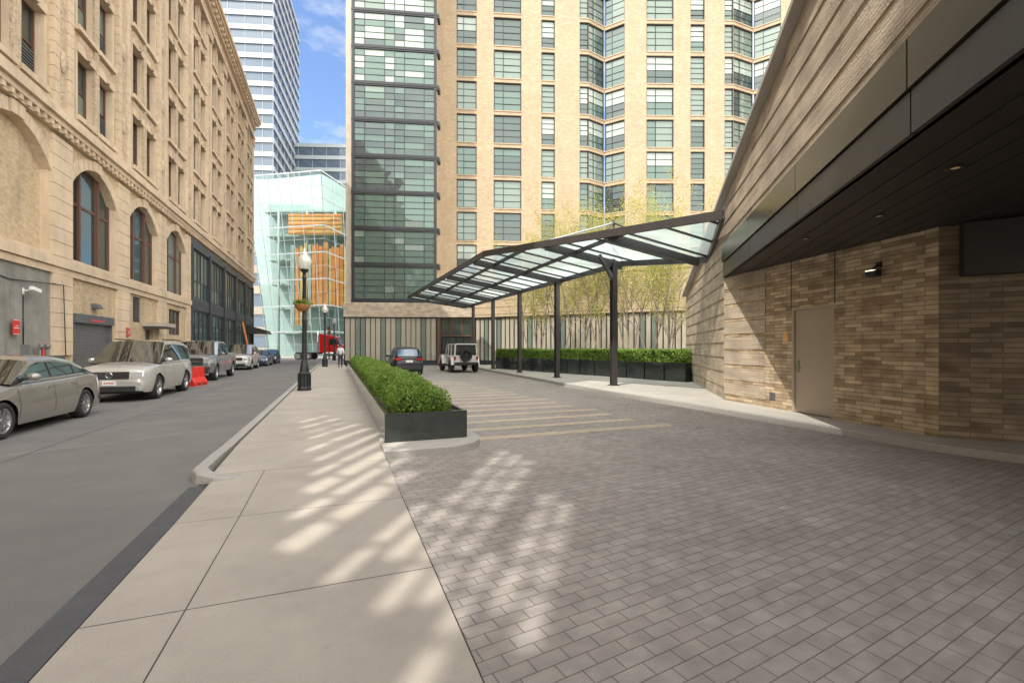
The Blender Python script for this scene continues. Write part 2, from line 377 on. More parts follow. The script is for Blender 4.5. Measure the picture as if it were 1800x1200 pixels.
for i,(x,y) in enumerate(full):
    a=full[max(0,i-1)];b=full[min(len(full)-1,i+1)]; d=Vector((b[0]-a[0],b[1]-a[1])).normalized(); n=Vector((d.y,-d.x))
    h=.02+.10*min(1,i/3)
    n=n*.17
    rows.append([(x,y,0),(x+n.x*.06,y+n.y*.06,h-.015),(x+n.x*.15,y+n.y*.15,h),(x+n.x,y+n.y,h+.002),(x+n.x,y+n.y,0)])
mb.loft(rows,lambda i,j:A_gran,smooth=False)
tag(mb.make('pavement_kerb',None,RS),'','',kind='structure')
K=[(11.5,2.2),(8.6,4.7),(7.05,6.2),(6.5,6.98),(6.05,8.15),(5.4,10.1),(4.66,12.4),(3.16,15.9),(2.3,18.6),(1.1,22.5),(0,25.8),(-1.1,29),(-2.6,34.2),(-4.2,39.5)]
def offs(P,d):
    o=[]
    for i,p in enumerate(P):
        a=P[max(0,i-1)];b=P[min(len(P)-1,i+1)]; t=Vector((b[0]-a[0],b[1]-a[1])).normalized(); o.append((p[0]+t.y*d,p[1]-t.x*d))
    return o
K2=offs(K,.17)
mb=M(); mb.face([(x,y,.12) for x,y in K2]+[(22,40,.12),(22,2.2,.12)],A_conc2)
tag(mb.make('entrance_pavement',None,I4),'','',kind='structure')
mb=M(); rows=[[(a[0],a[1],0),(a[0]*.97+b[0]*.03,a[1]*.97+b[1]*.03,.11),(a[0]*.9+b[0]*.1,a[1]*.9+b[1]*.1,.126),(b[0],b[1],.126),(b[0],b[1],.0)] for a,b in zip(K,K2)]
mb.loft(rows,lambda i,j:A_gran,smooth=False); tag(mb.make('entrance_kerb',None,I4),'','',kind='structure')
mb=M(); mb.lathe([(0,.006),(.3,.006),(.33,.003)],(-4.4,21,0),A_shut,n=24); tag(mb.make('manhole_cover',None,RS),'round iron manhole cover set in the asphalt road','manhole cover')

# ================================================================ LEFT BUILDING
LBF,_=frame(S(-9.6,0),S(-9.6,1))
LB=root('ornate_office_building',LBF@T((6.2,0,0)),'tan limestone and buff brick block with arched windows and cornice','building')
VC=[19.2+5.2*i for i in range(-2,9)]
X0,X1=6.2,63.4
ops=[]; mb=M()
arch=[]
AW=1.92
for i,c in enumerate(VC):
    if c<36: arch.append(c); ops.append((c-AW,c+AW,5.0,9.0))
    for s_ in range(5):
        z=10.75+3.55*s_
        ops.append((c-1.5,c-.2,z,z+2.5)); ops.append((c+.2,c+1.5,z,z+2.5))
ops.append((37.7,X1-.5,.0,9.3))
ops.append((22.7,26.0,0,2.75)); ops.append((28.3,29.3,2.9,4.2)); ops.append((29.9,31.1,0,2.6)); ops.append((33.6,36.0,2.4,4.0))
wall(mb,X0,X1,0,28.2,ops,A_lbrick,depth=.3,matr=A_lstone)
def archfill(c,hw,zt,rise,mat):
    n=12; P=[]
    for k in range(n+1):
        t=-1+2*k/n; P.append((c+hw*t,zt-rise*abs(t)**2.2))
    for k in range(n):
        a,b=P[k],P[k+1]
        mb.face([(a[0],0,a[1]),(b[0],0,b[1]),(b[0],0,zt+.001),(a[0],0,zt+.001)],mat)
        mb.face([(a[0],0,a[1]),(a[0],.3,a[1]),(b[0],.3,b[1]),(b[0],0,b[1])],A_lstone)
    return P
mb.box(X0,.0,0,X0+.02,14,28.2,A_lbrick)
mb.box(X1-.02,.0,0,X1,14,28.2,A_lbrick)
mb.face([(X0,0,28.2),(X1,0,28.2),(X1,14,28.2),(X0,14,28.2)],A_lgrey)
archP={}
for c in arch: archP[c]=archfill(c,AW,9.0,1.05,A_lbrick)
mb.make('wall',LB,LBF)
mb=M()
for c in arch:
    P=archP[c]
    for k in range(12):
        a,b=P[k],P[k+1]; ctr=Vector((c,6.2))
        def o(p,e): d=(Vector(p)-ctr).normalized(); return (p[0]+d.x*e,p[1]+d.y*e)
        a2,b2=o(a,.42),o(b,.42); g_=.012; pr=-.07 if k not in (5,6) else -.14
        mb.hexa([(a[0]+g_,pr,a[1]),(b[0]-g_,pr,b[1]),(b[0]-g_,.02,b[1]),(a[0]+g_,.02,a[1]),(a2[0]+g_,pr,a2[1]),(b2[0]-g_,pr,b2[1]),(b2[0]-g_,.02,b2[1]),(a2[0]+g_,.02,a2[1])],A_lstone)
def rust(x0,x1,z0,z1,c,y0,y1,mat,g_=.02):
    z=z0; k=0
    while z<z1-.05:
        zt=min(z+c,z1); mb.box(x0,y0,z+g_,x1,y1,zt,mat); z=zt; k+=1
    mb.box(x0+.03,y0+.03,z0,x1-.03,y1,z1,A_lgrey)
bnd=[c-2.6 for c in VC]+[VC[-1]+2.6]
for b in bnd:
    x0,x1=max(X0,b-.66),min(X1,b+.66)
    if b<38: rust(x0,x1,1.3,9.3,.52,-.11,.0,A_lstone)
    rust(x0,x0+.34,10.4,27.0,.44,-.15,0,A_lstone); rust(x1-.34,x1,10.4,27.0,.44,-.15,0,A_lstone)
    mb.box(x0+.36,-.08,10.4,x1-.36,.0,27.0,A_lstone2)
    mb.box(x0-.05,-.24,26.2,x1+.05,0,27.0,A_lstone2)
for c in VC:
    mb.box(c-.2,-.10,10.4,c+.2,0,26.6,A_lstone2)
    for s_ in range(5):
        z=10.75+3.55*s_
        for a in (-1,1):
            xc=c+a*.85
            mb.box(xc-.78,-.19,z-.2,xc+.78,.1,z-.002,A_lstone)
            mb.box(xc-.72,-.12,z+2.502,xc+.72,.0,z+2.85,A_lstone)
            if s_>0: mb.box(xc-.5,-.07,z-.85,xc+.5,0,z-.3,A_lstone2)
            mb.box(xc-.77,-.07,z,xc-.652,0,z+2.5,A_lstone); mb.box(xc+.652,-.07,z,xc+.77,0,z+2.5,A_lstone)
            mb.hexa([(xc-.1,-.2,z+2.5),(xc+.1,-.2,z+2.5),(xc+.1,0,z+2.5),(xc-.1,0,z+2.5),(xc-.16,-.24,z+2.92),(xc+.16,-.24,z+2.92),(xc+.16,0,z+2.92),(xc-.16,0,z+2.92)],A_lstone2)
    if c<36: mb.box(c-1.95,-.1,4.9,c+1.95,0,5.0,A_lstone)
mb.box(X0,-.20,4.55,37.6,0,4.88,A_lstone); mb.box(X0,-.12,4.3,37.6,0,4.53,A_lstone)
for z0,z1,d in ((9.45,9.65,.18),(9.65,9.85,.3),(9.85,10.1,.42),(10.1,10.38,.24)): mb.box(X0,-d,z0+.002,X1,0,z1,A_lstone)
x=X0+.2
while x<X1: mb.box(x,-.28,9.47,x+.16,-.17,9.65,A_lstone); x+=.42
for z0,z1,d,mt in ((27.0,27.25,.3,A_lstone),(27.25,28.2,.16,A_lstone2),(28.2,28.4,.4,A_lstone),(28.75,29.0,.75,A_lstone),(29.0,29.35,.9,A_lstone),(29.35,29.7,.7,A_lstone)):
    mb.box(X0,-d,z0+.002,X1+d*.2,0.5,z1,mt)
mb.box(X0,-.3,28.4,X1,.5,28.75,A_lstone2)
x=X0+.2
while x<X1: mb.box(x,-.65,28.42,x+.28,-.3,28.74,A_lstone); x+=.75
for b in bnd:
    for z in (12.2,15.7,19.2,22.7):
        mb.ball((min(max(b,X0+.7),X1-.7),-.10,z),.20,.09,.42,A_lstone2,10,6)
mb.make('stone_trim',LB,LBF)
mb=M(); mb.box(X0,-.08,0,22.0,0,1.3,A_plinth); mb.box(26.1,-.08,0,29.8,0,1.0,A_plinth); mb.box(31.2,-.08,0,37.6,0,1.0,A_plinth)
mb.box(X0,-.03,1.3,21.2,0,4.3,A_render); mb.make('plinth',LB,LBF)
for c in VC:
    for s_ in range(5):
        z=10.75+3.55*s_
        dist=S(-9.6,c).y
        if z>1.6+.77*dist+1.5 or c<17: 
            continue
        for a in (-1,1):
            m2=M(); gl=lambda i,k: random.choice([A_g1,A_g1,A_g1,A_g4])
            window(m2,-.65,.65,0,2.5,0,2,[0,.5,1],A_brown,gl,.07,.06)
            if (c*7+s_*3+a)%3<1:
                for q in range(9): m2.box(-.58,-.10,.08+.11*q,.58,-.06,.12+.11*q,A_plinth)
            m2.make('window',LB,LBF@T((c+a*.85,.26,z)))
m2=M()
for c in VC:
    for s_ in range(5):
        z=10.75+3.55*s_; dist=S(-9.6,c).y
        if z>1.6+.77*dist+1.5 or c<17:
            m2.face([(c-1.5,.28,z),(c+1.5,.28,z),(c+1.5,.28,z+2.5),(c-1.5,.28,z+2.5)],A_g1)
m2.make('upper_glazing',LB,LBF)
for c in arch:
    if c<20:
        m2=M(); m2.face([(-AW,0,-5),(AW,0,-5),(AW,0,4),(-AW,0,4)],A_lbrick); m2.make('blind_arch_infill',LB,LBF@T((c,.25,5))); continue
    m2=M()
    window(m2,-AW,AW,0,4.0,.0,[0,.3,.7,1],[0,.6,1],A_brown,lambda i,k:A_g4 if R()<.2 else A_g1,.1,.12)
    m2.box(-.82,-.12,.1,-.70,-.02,4,A_brown); m2.box(.70,-.12,.1,.82,-.02,4,A_brown)
    m2.make('arched_window',LB,LBF@T((c,.28,5)))
m2=M(); sx0,sx1=37.7,X1-.5
m2.box(sx0,-.1,4.3,sx1,.25,5.2,A_black); m2.box(sx0,-.14,8.7,sx1,.25,9.3,A_black); m2.box(sx0,-.04,0,sx1,.3,.5,A_black)
n=5; w=(sx1-sx0)/n
for i in range(n+1):
    x=sx0+w*i; m2.box(x-.2 if i else x,-.2,0,x+.2 if i<n else x,.2,8.9,A_black)
for i in range(n):
    a,b=sx0+w*i+.2,sx0+w*(i+1)-.2
    window(m2,a,b,.5,4.3,.05,4,[0,.75,1],A_black,lambda i,k:random.choice([A_g1,A_g2,A_g4]),.08,.08)
    window(m2,a,b,5.2,8.7,.05,5,[0,.35,1],A_black,lambda i,k:random.choice([A_g1,A_g2,A_g4]),.08,.08)
    for q in range(7): m2.box(a+.1,-.14,4.4+.1*q,b-.1,-.1,4.45+.1*q,A_plinth)
m2.make('shopfront',LB,LBF)
m2=M(); m2.box(0,-.1,2.6,3.3,.1,2.95,A_plinth); m2.box(1.2,-.105,2.70,2.3,-.1,2.76,A_red)
z=0
while z<2.6:
    m2.box(.1,.1,z,3.2,.14,z+.055,A_shut); m2.face([(.1,.145,z),(3.2,.145,z),(3.2,.145,z+.075),(.1,.145,z+.075)],A_plinth); z+=.075
m2.box(0,-.02,0,.1,.16,2.6,A_plinth); m2.box(3.2,-.02,0,3.3,.16,2.6,A_plinth); m2.make('roller_shutter',LB,LBF@T((22.7,0,0)))
m2=M(); m2.box(0,.2,0,1.2,.25,2.6,A_brown); m2.box(.1,.19,1.2,1.1,.2,2.3,A_g1); m2.make('door',LB,LBF@T((29.9,0,0)))
m2=M(); m2.box(-.4,-.9,2.75,1.7,0,2.95,A_lgrey); m2.box(-.3,-.8,2.66,1.6,0,2.75,A_plinth); m2.make('door_canopy',LB,LBF@T((29.9,0,0)))
m2=M(); 
for k in range(13): m2.hexa([(0,.02,k*.1),(1,.02,k*.1),(1,.12,k*.1+.06),(0,.12,k*.1+.06),(0,.03,k*.1+.02),(1,.03,k*.1+.02),(1,.13,k*.1+.08),(0,.13,k*.1+.08)],A_shut)
m2.face([(0,.2,0),(1,.2,0),(1,.2,1.3),(0,.2,1.3)],A_plinth); m2.make('vent_louvre',LB,LBF@T((28.3,0,2.9)))
m2=M(); window(m2,0,2.4,0,1.6,.2,3,1,A_brown,A_g1,.07,.06); m2.make('window',LB,LBF@T((33.6,0,2.4)))
m2=M()
m2.hexa([(58.6,-2.2,3.2),(62.6,-2.2,3.2),(62.6,0,3.2),(58.6,0,3.2),(58.6,-2.0,3.6),(62.6,-2.0,3.6),(62.6,0,4.2),(58.6,0,4.2)],A_black); m2.make('awning',LB,LBF)
m2=M()
for a,b in (((17.6,-.05,3.9),(18.9,-.05,3.75)),((18.9,-.05,3.75),(21.6,-.2,3.9)),((21.6,-.2,3.9),(21.75,-.2,1.3)),((19.6,-.05,3.3),(19.6,-.05,1.4))): m2.cyl(a,b,.018,.018,A_black,n=6)
m2.box(19.5,-.14,1.35,19.75,-.03,1.7,A_shut); m2.make('cable_conduit',LB,LBF)
def text(body,size,mw,parent,mat,name='lettering'):
    cu=bpy.data.curves.new(name,'FONT'); cu.body=body; cu.size=size; cu.align_x='CENTER'; cu.align_y='CENTER'; cu.extrude=.001
    ob=bpy.data.objects.new(name,cu); COL.objects.link(ob); bpy.context.view_layer.update()
    me=bpy.data.meshes.new_from_object(ob); bpy.data.objects.remove(ob); o=bpy.data.objects.new(name,me); me.materials.append(mat); COL.objects.link(o)
    place(o,parent,mw); return o
RX=Matrix.Rotation(math.pi/2,4,'X')
for x,z in ((19.05,2.25),(27.35,2.35)):
    m2=M(); m2.box(-.16,-.02,-.24,.16,0,.24,A_red); m2.box(-.145,-.022,-.225,.145,-.018,-.21,A_wh); m2.box(-.145,-.022,.21,.145,-.018,.225,A_wh)
    o=m2.make('parking_sign',None,LBF@T((x,-.14,z))); tag(o,'small red no parking sign with white lettering on wall','sign','red wall signs')
    text('NO\nPARKING',.065,LBF@T((x,-.165,z))@RX,o,A_wh)
def seccam(mw,label):
    m2=M(); m2.box(-.05,-.02,-.1,.05,0,.1,A_wh); m2.beam((0,0,0),(0,-.25,.06),.04,.04,A_wh); m2.beam((-.12,-.26,.1),(.26,-.30,.03),.12,.12,A_wh); m2.cyl((.26,-.30,.03),(.29,-.303,.025),.05,.05,A_black)
    return tag(m2.make('security_camera',None,mw,bevel=.01),label,'security camera')
seccam(LBF@T((19.6,-.04,3.45)),'white bullet security camera on bracket on grey rendered wall')
m2=M()
for dx in (0,.18,.36): m2.cyl((dx,-.15,0.9),(dx,-.15,1.75),.035,.035,A_red if dx==.18 else A_shut); 
m2.cyl((-.1,-.15,1.6),(.5,-.15,1.6),.04,.04,A_shut); m2.ball((0,-.2,1.65),.09,.07,.09,A_shut); m2.ball((.36,-.2,1.65),.09,.07,.09,A_shut)
m2.cyl((0,-.15,.9),(0,0,.9),.035,.035,A_shut); m2.cyl((.36,-.15,.9),(.36,0,.9),.035,.035,A_shut)
tag(m2.make('standpipe',None,LBF@T((20.1,-.08,0))),'grey standpipe fitting with red valve on dark plinth','standpipe')
m2=M(); m2.hexa([(-.2,-.3,-.1),(.2,-.3,-.1),(.2,0,-.1),(-.2,0,-.1),(-.2,-.15,.1),(.2,-.15,.1),(.2,0,.1),(-.2,0,.1)],A_plinth)
tag(m2.make('wall_light',None,LBF@T((24.3,-.003,3.35))),'small dark wall pack light above roller shutter','wall light')
m2=M()
for a in (-.22,.22): m2.beam((a,-.9,.12),(a,-.1,4.3),.05,.09,A_orange)
for k in range(13):
    t=(k+.5)/13; m2.beam((-.2,-.9+.8*t,.12+4.18*t),(.2,-.9+.8*t,.12+4.18*t),.03,.03,A_orange)
tag(m2.make('ladder',None,LBF@T((55.2,-.22,0))),'orange extension ladder leaning against dark shopfront','ladder')

# unseen wall behind the camera; lattice added to break sunlight into dapples
mb=M(); NX0,NX1=-34,6.1
wall(mb,NX0,NX1,0,12.5,[(x,x+1.6,z,z+2.2) for x in range(-33,4,4) for z in (1.5,5.2,8.9)],A_lbrick,depth=.3)
for x in range(-33,4,4):
    for z in (1.5,5.2,8.9): mb.face([(x,.28,z),(x+1.6,.28,z),(x+1.6,.28,z+2.2),(x,.28,z+2.2)],A_g1)
mb.box(NX0,0,19.2,NX1,.3,25.5,A_lgrey); mb.box(NX0,0,12.5,-8,.3,19.2,A_lgrey)
dv=Vector((.56,0,.83)); nv=Vector((.83,0,-.56))
def slat(n0,n1,s0,s1):
    yo=.02+U(0,.02); o=Vector((-1,yo,16.6))
    def lim(n,s_): return max((12.45-16.6+.56*n)/.83,min((19.3-16.6+.56*n)/.83,s_))
    q=[o+nv*n0+dv*lim(n0,s0),o+nv*n1+dv*lim(n1,s0),o+nv*n1+dv*lim(n1,s1),o+nv*n0+dv*lim(n0,s1)]
    mb.hexa(q+[p+Vector((0,.05,0)) for p in q],A_lgrey)
gaps=[(-1.5,-1.27,-3.2,-1.0),(-1.19,-.95,-3.0,-.9),(-.84,-.62,-4.5,-2.4),(-.52,-.26,-3.2,.2),(-.17,.10,-3.4,.4),(.20,.50,-2.9,.5),(.62,.85,-3.4,-1.9),(1.5,1.9,-3.3,-1.1),(2.15,2.45,-2.9,-.5),(2.6,3.0,-2.4,-.1),(3.2,3.45,-2.0,-.1),(3.75,3.98,-1.6,.1),(4.4,4.62,-1.4,.3),(5.1,5.3,-.9,.5),(5.7,5.85,-.6,.5),(6.3,6.5,-.4,.7),(7.0,7.2,-.1,.8)]
prev=-11
for a,b,s0,s1 in gaps:
    slat(prev,a,-20,20); prev=b
    slat(a-.01,b+.01,-20,s0); slat(a-.01,b+.01,s1,20)
    q=s0+.55; step=(.42,.6) if a<.3 else (.9,1.4)
    while q<s1-.25: slat(a-.01,b+.01,q,q+.08); q+=U(*step)
slat(prev,14,-20,20)
tag(mb.make('sun_dapple_screen',None,LBF),'unseen buff brick wall with lattice added to shape sun dapples','building')

# ================================================================ HOTEL
HB=root('hotel_building',T((-14.1,40,0)),'tall buff brick hotel tower with dark glazed bay','building')
TP=[(-6.75,44.3),(7.68,45.5),(9.5,46.7),(11.29,45.6),(22.3,45.8),(24.9,46.9),(26.9,45.5),(33.5,42.0)]
rowz=[2.5+3.2*k for k in range(1,12)]; WH=2.78; TOP=41.5
cols=[[(1.35,3.3,2),(4.97,7.7,2),(9.7,11.05,1),(13.55,None,1)],[(0,None,2)],[(0,None,2)],[(2.2,4.95,2),(6.65,8.1,1),(10.1,None,1)],[(0,None,2)],[(0,None,2)],[(1.6,4.0,2),(5.2,6.6,1)]]
frames=[frame(TP[i],TP[i+1]) for i in range(7)]
for si,(fm,L) in enumerate(frames):
    mb=M(); ops=[]
    for c in cols[si]:
        x1=c[1] if c[1] else L
        for z in rowz: ops.append((c[0],x1,z,z+WH))
    wall(mb,0,L,0,TOP,ops,A_hbrick,depth=.28,sides=(si not in (1,2,4,5)))
    for z in rowz:
        for c in cols[si]:
            x1=c[1] if c[1] else L
            mb.box(c[0]-.0,-.05,z-.10,x1+.0,.0,z-.001,A_hband)
    mb.make('wall',HB,fm)
def hotelwin(m2,x0,x1,nc,bl=None):
    bl=R() if bl is None else bl; base=random.choice([A_g1,A_g1,A_g2]); top=random.choice([A_g2,A_g4,A_g1])
    rr=[0,.2,.4,.6,.8,1] if nc==1 else [0,.25,.5,.75,1]
    def gl(i,k):
        if bl<.2 and k>=2: return A_g3
        if bl>.7: return A_g4 if (i==nc-1 or bl>.85) else base
        if k==len(rr)-2: return top
        return base
    window(m2,x0,x1,0,WH,.2,([0,.34,1] if nc==2 else 1),rr,A_hframe,gl,.085,.06,.01,rw=.05)
for z in rowz:
    for si in (0,3,6):
        fm,L=frames[si]
        for c in cols[si]:
            if c[1] is None: continue
            m2=M(); hotelwin(m2,0,c[1]-c[0],c[2]); m2.make('window',HB,fm@T((c[0],0,z)))
    for a in (0,3):
        f0,L0=frames[a]; x0=cols[a][-1][0]
        m2=M(); inv=(f0@T((x0,0,z))).inverted(); q=R()
        for si,xx in ((a,x0),(a+1,0),(a+2,0)):
            fm,L=frames[si]; m2.T=inv@fm@T((xx,0,z)); hotelwin(m2,0.0,L-xx,2 if si!=a else 1,q)
        m2.make('corner_window',HB,f0@T((x0,0,z)))
bf,bl_=frame((-14.1,40.0),(-6.75,40.8))
mb=M()
for k in range(12):
    z=5.8+3.2*k-.0
    mb.box(-.02,-.06,z-.26,bl_+.02,.1,z+.08,A_hframe); mb.box(-.02,-.09,z-.14,bl_+.04,-.05,z-.06,A_hframe)
mb.box(0,-.07,5.8,.2,.1,TOP,A_hframe); mb.box(bl_-.2,-.07,5.8,bl_,.1,TOP,A_hframe)
mb.make('bay_frame',HB,bf)
for k in range(11):
    m2=M(); lite=[.1,.15,.1,.0,.0,.1,.35,.6,.75,.8,.8][k]
    def gl(i,j):
        t=((i*7+k*3)%4)/4
        if R()<lite: return A_g3 if (t<.6 and k>5) else A_g4
        return A_g2 if (k<3 or k==6) else random.choice([A_g1,A_g1,A_g2])
    window(m2,.2,bl_-.2,0,2.88,.03,[0,.125,.375,.5,.625,.875,1],[0,.2,.4,.6,.8,1],A_hframe,gl,.05,.045,.010,rw=.035)
    m2.make('bay_window',HB,bf@T((0,0,5.885+3.2*k)))
sf,sl=frame((-6.75,40.8),(-6.75,44.3)); mb=M()
wall(mb,0,sl,0,TOP,[],A_hbrick)
for k in range(12): mb.box(0,-.2,5.5+3.2*k,.9,0,5.9+3.2*k,A_hframe)
mb.make('bay_side_wall',HB,sf)
lf,ll=frame((-14.65,56),(-14.65,40.1)); mb=M(); wall(mb,0,ll,0,TOP,[],A_hbrick)
pf,_=frame((-14.65,40.1),(-14.1,40.05)); mb.make('bay_side_wall',HB,lf)
mb=M(); wall(mb,0,.57,0,TOP,[],A_lgrey); mb.make('pier',HB,pf)
pods=[((-14.7,39.75),(-6.65,40.35),4.3,5.55,1),((-6.65,40.35),(-3.3,40.2),4.3,5.55,2),((-3.3,40.2),(12.9,32.0),4.25,7.3,0),((12.9,32),(24,27.5),4.25,7.3,0)]
for i,(a,b,z0,z1,kd) in enumerate(pods):
    fm,L=frame(a,b); mb=M()
    if kd: mb.face([(0,-.12,z0),(L,-.12,z0),(L,-.12,z1),(0,-.12,z1)],A_rstone); mb.face([(0,-.12,z1),(L,-.12,z1),(L,2,z1),(0,2,z1)],A_lgrey); mb.face([(0,-.12,z0),(0,1.5,z0),(L,1.5,z0),(L,-.12,z0)],A_soff)
    else:
        wall(mb,0,L,z0,z1,[],A_hbrick,y=-.12); mb.face([(0,-.12,z0),(0,1.5,z0),(L,1.5,z0),(L,-.12,z0)],A_soff)
        mb.box(0,-.2,z1,L,.4,z1+.15,A_hband); 
        for q in range(5): mb.box(0,-.15,z0+.25+.6*q,L,-.121,z0+.33+.6*q,A_hband)
    mb.make('podium_band',HB,fm)
    m2=M()
    if kd!=2:
        cyc=[A_g5,A_g5,A_g4,A_g5,A_g5,A_g5]
        def gl(i,k):
            if k==0: return A_g1
            return random.choice(cyc)
        if kd==1: window(m2,0,L,.12,z0,.1,18,[0,.06,1],A_hframe,gl,.1,.05,.012)
        else: window(m2,0,L,.12,z0,.1,max(2,int(L/.42)),[0,.06,1],A_hframe,gl,.1,.075,.012)
        m2.make('storefront_glazing',HB,fm)
    else:
        window(m2,0,L,2.6,z0,.3,3,1,A_brown,A_g1,.1,.1); window(m2,.3,L-.3,.1,2.6,.5,4,[0,.1,1],A_hframe,A_g1,.08,.08)
        m2.box(0,0,0,.3,.4,z0,A_brown); m2.box(L-.3,0,0,L,.4,z0,A_brown); m2.make('entrance_door',HB,fm)
mb=M(); mb.face([(-3.3,40.2,7.3),(12.9,32,7.3),(24,27.5,7.3),(33.5,42,7.3),(25.3,47,7.3),(-6.75,44.3,7.3)],A_lgrey); mb.make('podium_roof',HB,I4)

# ================================================================ RIGHT BUILDING
RB=root('brick_garage_building',T((6.05,13,0)),'tan long-brick building with overhanging upper floor above driveway','building')
P0=(8.42,22.0);P1=(1.1,-6.0); rf,rl=frame(P0,P1); sj=9.35
def ztop(s_): return 4.05+.186*s_/1.0335
mb=M()
mb.face([(0,0,0),(sj,0,0),(sj,0,ztop(sj)),(0,0,ztop(0))],A_rstone)
mb.face([(sj,0,4.5),(rl,0,4.5),(rl,0,ztop(rl)),(sj,0,ztop(sj))],A_rstone)
mb.face([(0,0,ztop(0)),(rl,0,ztop(rl)),(rl,14,ztop(rl)),(0,14,ztop(0))],A_lgrey)
mb.face([(rl,0,3.6),(rl,14,3.6),(rl,14,ztop(rl)),(rl,0,ztop(rl))],A_rstone)
mb.face([(0,14,0),(0,0,0),(0,0,ztop(0)),(0,14,ztop(0))],A_rstone)
mb.make('upper_wall',RB,rf)
mb=M(); z=.5
while z<9:
    s0=max(0,(z+.30-4.05)/.186*1.0335+.1)
    if z<4.4: a,b=s0,(sj if z<4.4 else rl)
    else: a,b=s0,rl
    if b>a: mb.box(a,-.022,z,b,0,z+.33,A_rstone)
    z+=.42
mb.make('projecting_courses',RB,rf)
mb=M(); a=(-.1,-.04,ztop(0)+.05); b=(rl,-.04,ztop(rl)+.05); mb.beam(a,b,.3,.1,A_conc2); mb.make('coping',RB,rf)
mb=M()
s_=sj
while s_<rl:
    e=min(s_+3.0,rl); mb.box(s_+.012,-.08,4.02,e-.012,.0,4.5,A_fasc); mb.box(s_+.012,-.05,3.6,e-.012,.05,4.0,A_steel); s_=e
mb.face([(sj,.06,3.6),(rl,.06,3.6),(rl,.06,4.5),(sj,.06,4.5)],A_soff)
mb.make('fascia',RB,rf)
mb=M()
mb.face([(sj,0,3.6),(sj,16,3.6),(rl,16,3.6),(rl,0,3.6)],A_soff)
for k in range(50): mb.box(sj,.4+.3*k,3.585,rl,.415+.3*k,3.6,A_black)
mb.make('soffit',RB,rf)
wf,wl=frame((6.06,12.98),(7.07,7.54)); mb=M()
wall(mb,0,wl,.0,3.6,[(2.44,3.56,.12,2.52)],A_rbrick,depth=.12)
mb.box(2.42,-.008,2.52,2.435,0,3.6,A_joint); mb.box(3.57,-.008,2.52,3.585,0,3.6,A_joint)
for q in range(8): mb.box(0,-.015,.3+.42*q,1.6,0,.62+.42*q,A_rstone)
mb.make('brick_wall',RB,wf)
m2=M(); m2.box(2.44,.0,.12,2.5,.1,2.52,A_door); m2.box(3.5,.0,.12,3.56,.1,2.52,A_door); m2.box(2.5,.0,2.46,3.5,.1,2.52,A_door); m2.box(2.505,.04,.13,3.495,.09,2.455,A_door)
d=m2.make('door',RB,wf); 
m2=M(); m2.cyl((2.6,.04,1.15),(2.6,-.03,1.15),.03,.03,A_chrome); m2.beam((2.6,-.03,1.15),(2.74,-.03,1.15),.02,.02,A_chrome); m2.box(2.57,.03,1.05,2.63,.04,1.32,A_chrome); m2.make('handle',d,wf)
m2=M(); m2.box(1.75,-.015,.32,1.93,0,.5,A_plinth); m2.make('vent',RB,wf)
m2=M(); m2.box(2.2,-.02,1.75,2.34,0,1.95,A_yel); tag(m2.make('notice_plate',None,wf),'small brass notice plate beside the beige door','sign')
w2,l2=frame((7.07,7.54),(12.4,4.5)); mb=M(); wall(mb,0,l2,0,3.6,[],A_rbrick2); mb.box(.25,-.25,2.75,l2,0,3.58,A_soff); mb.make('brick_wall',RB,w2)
m2=M(); m2.box(-.04,-.06,.1,.04,0,.2,A_black); m2.beam((0,-.05,.15),(0,-.16,.06),.03,.03,A_black)
m2.hexa([(-.09,-.22,-.07),(.09,-.22,-.07),(.09,-.08,-.08),(-.09,-.08,-.08),(-.09,-.24,.02),(.09,-.24,.02),(.09,-.08,.07),(-.09,-.08,.07)],A_black)
m2.box(-.075,-.25,.025,.075,-.18,.04,A_lamp)
o=tag(m2.make('floodlight',None,wf@T((4.54,0,3.0))),'black twin floodlight lit on long-brick wall','floodlight')
for x,y in ((4.9,5.03),(5.54,6.87),(5.35,8.3)):
    m2=M(); m2.lathe([(0,0),(.04,0),(.05,-.006),(.085,-.008),(.09,0)],(x,y,3.583),A_fasc,n=20,matf=lambda k:A_dl if k==0 else A_soff)
    tag(m2.make('downlight',None,I4),'small round recessed downlight in dark metal soffit','downlight','soffit downlights')

# ================================================================ CANOPY
CA=root('entrance_canopy',T((4.0,17.9,.12)),'dark steel and frosted glass entrance canopy on slender posts','canopy')
def uv(X,Y): return (X*CC+Y*SS,-X*SS+Y*CC)
def zc(u): return 4.93+(10.3-u)*.155
polyw=[(-1.2,19.6),(5.55,11.95),(6.85,15.9),(4.35,18.0),(-4.0,38.3),(-8.6,37.6)]
poly=[uv(*p) for p in polyw]
def clip_line(fixed,axis):
    out=[]
    n=len(poly)
    for i in range(n):
        a=poly[i];b=poly[(i+1)%n]
        if (a[axis]-fixed)*(b[axis]-fixed)<0:
            t=(fixed-a[axis])/(b[axis]-a[axis]); out.append(a[1-axis]+t*(b[1-axis]-a[1-axis]))
    return sorted(out)
mb=M()
tops=[(u,v,zc(u)+.12) for u,v in poly]
mb.face(tops,A_can); mb.make('glass_roof',CA,RS)
mb=M()
vmin=min(p[1] for p in poly);vmax=max(p[1] for p in poly)
P1u,P1v=uv(4.0,17.9)
pv=[P1v+4.93*k for k in range(5)]
for v in [x for x in (P1v-2.6,)]+pv:
    c=clip_line(v,1)
    if len(c)==2: mb.beam((c[0],v,zc(c[0])-.06),(c[1],v,zc(c[1])-.06),.12,.28,A_steel)
v=vmin+.6
while v<vmax:
    c=clip_line(v,1)
    if len(c)==2 and min(abs(v-q) for q in pv)>.4: mb.beam((c[0],v,zc(c[0])+.06),(c[1],v,zc(c[1])+.06),.035,.07,A_steel)
    v+=1.23
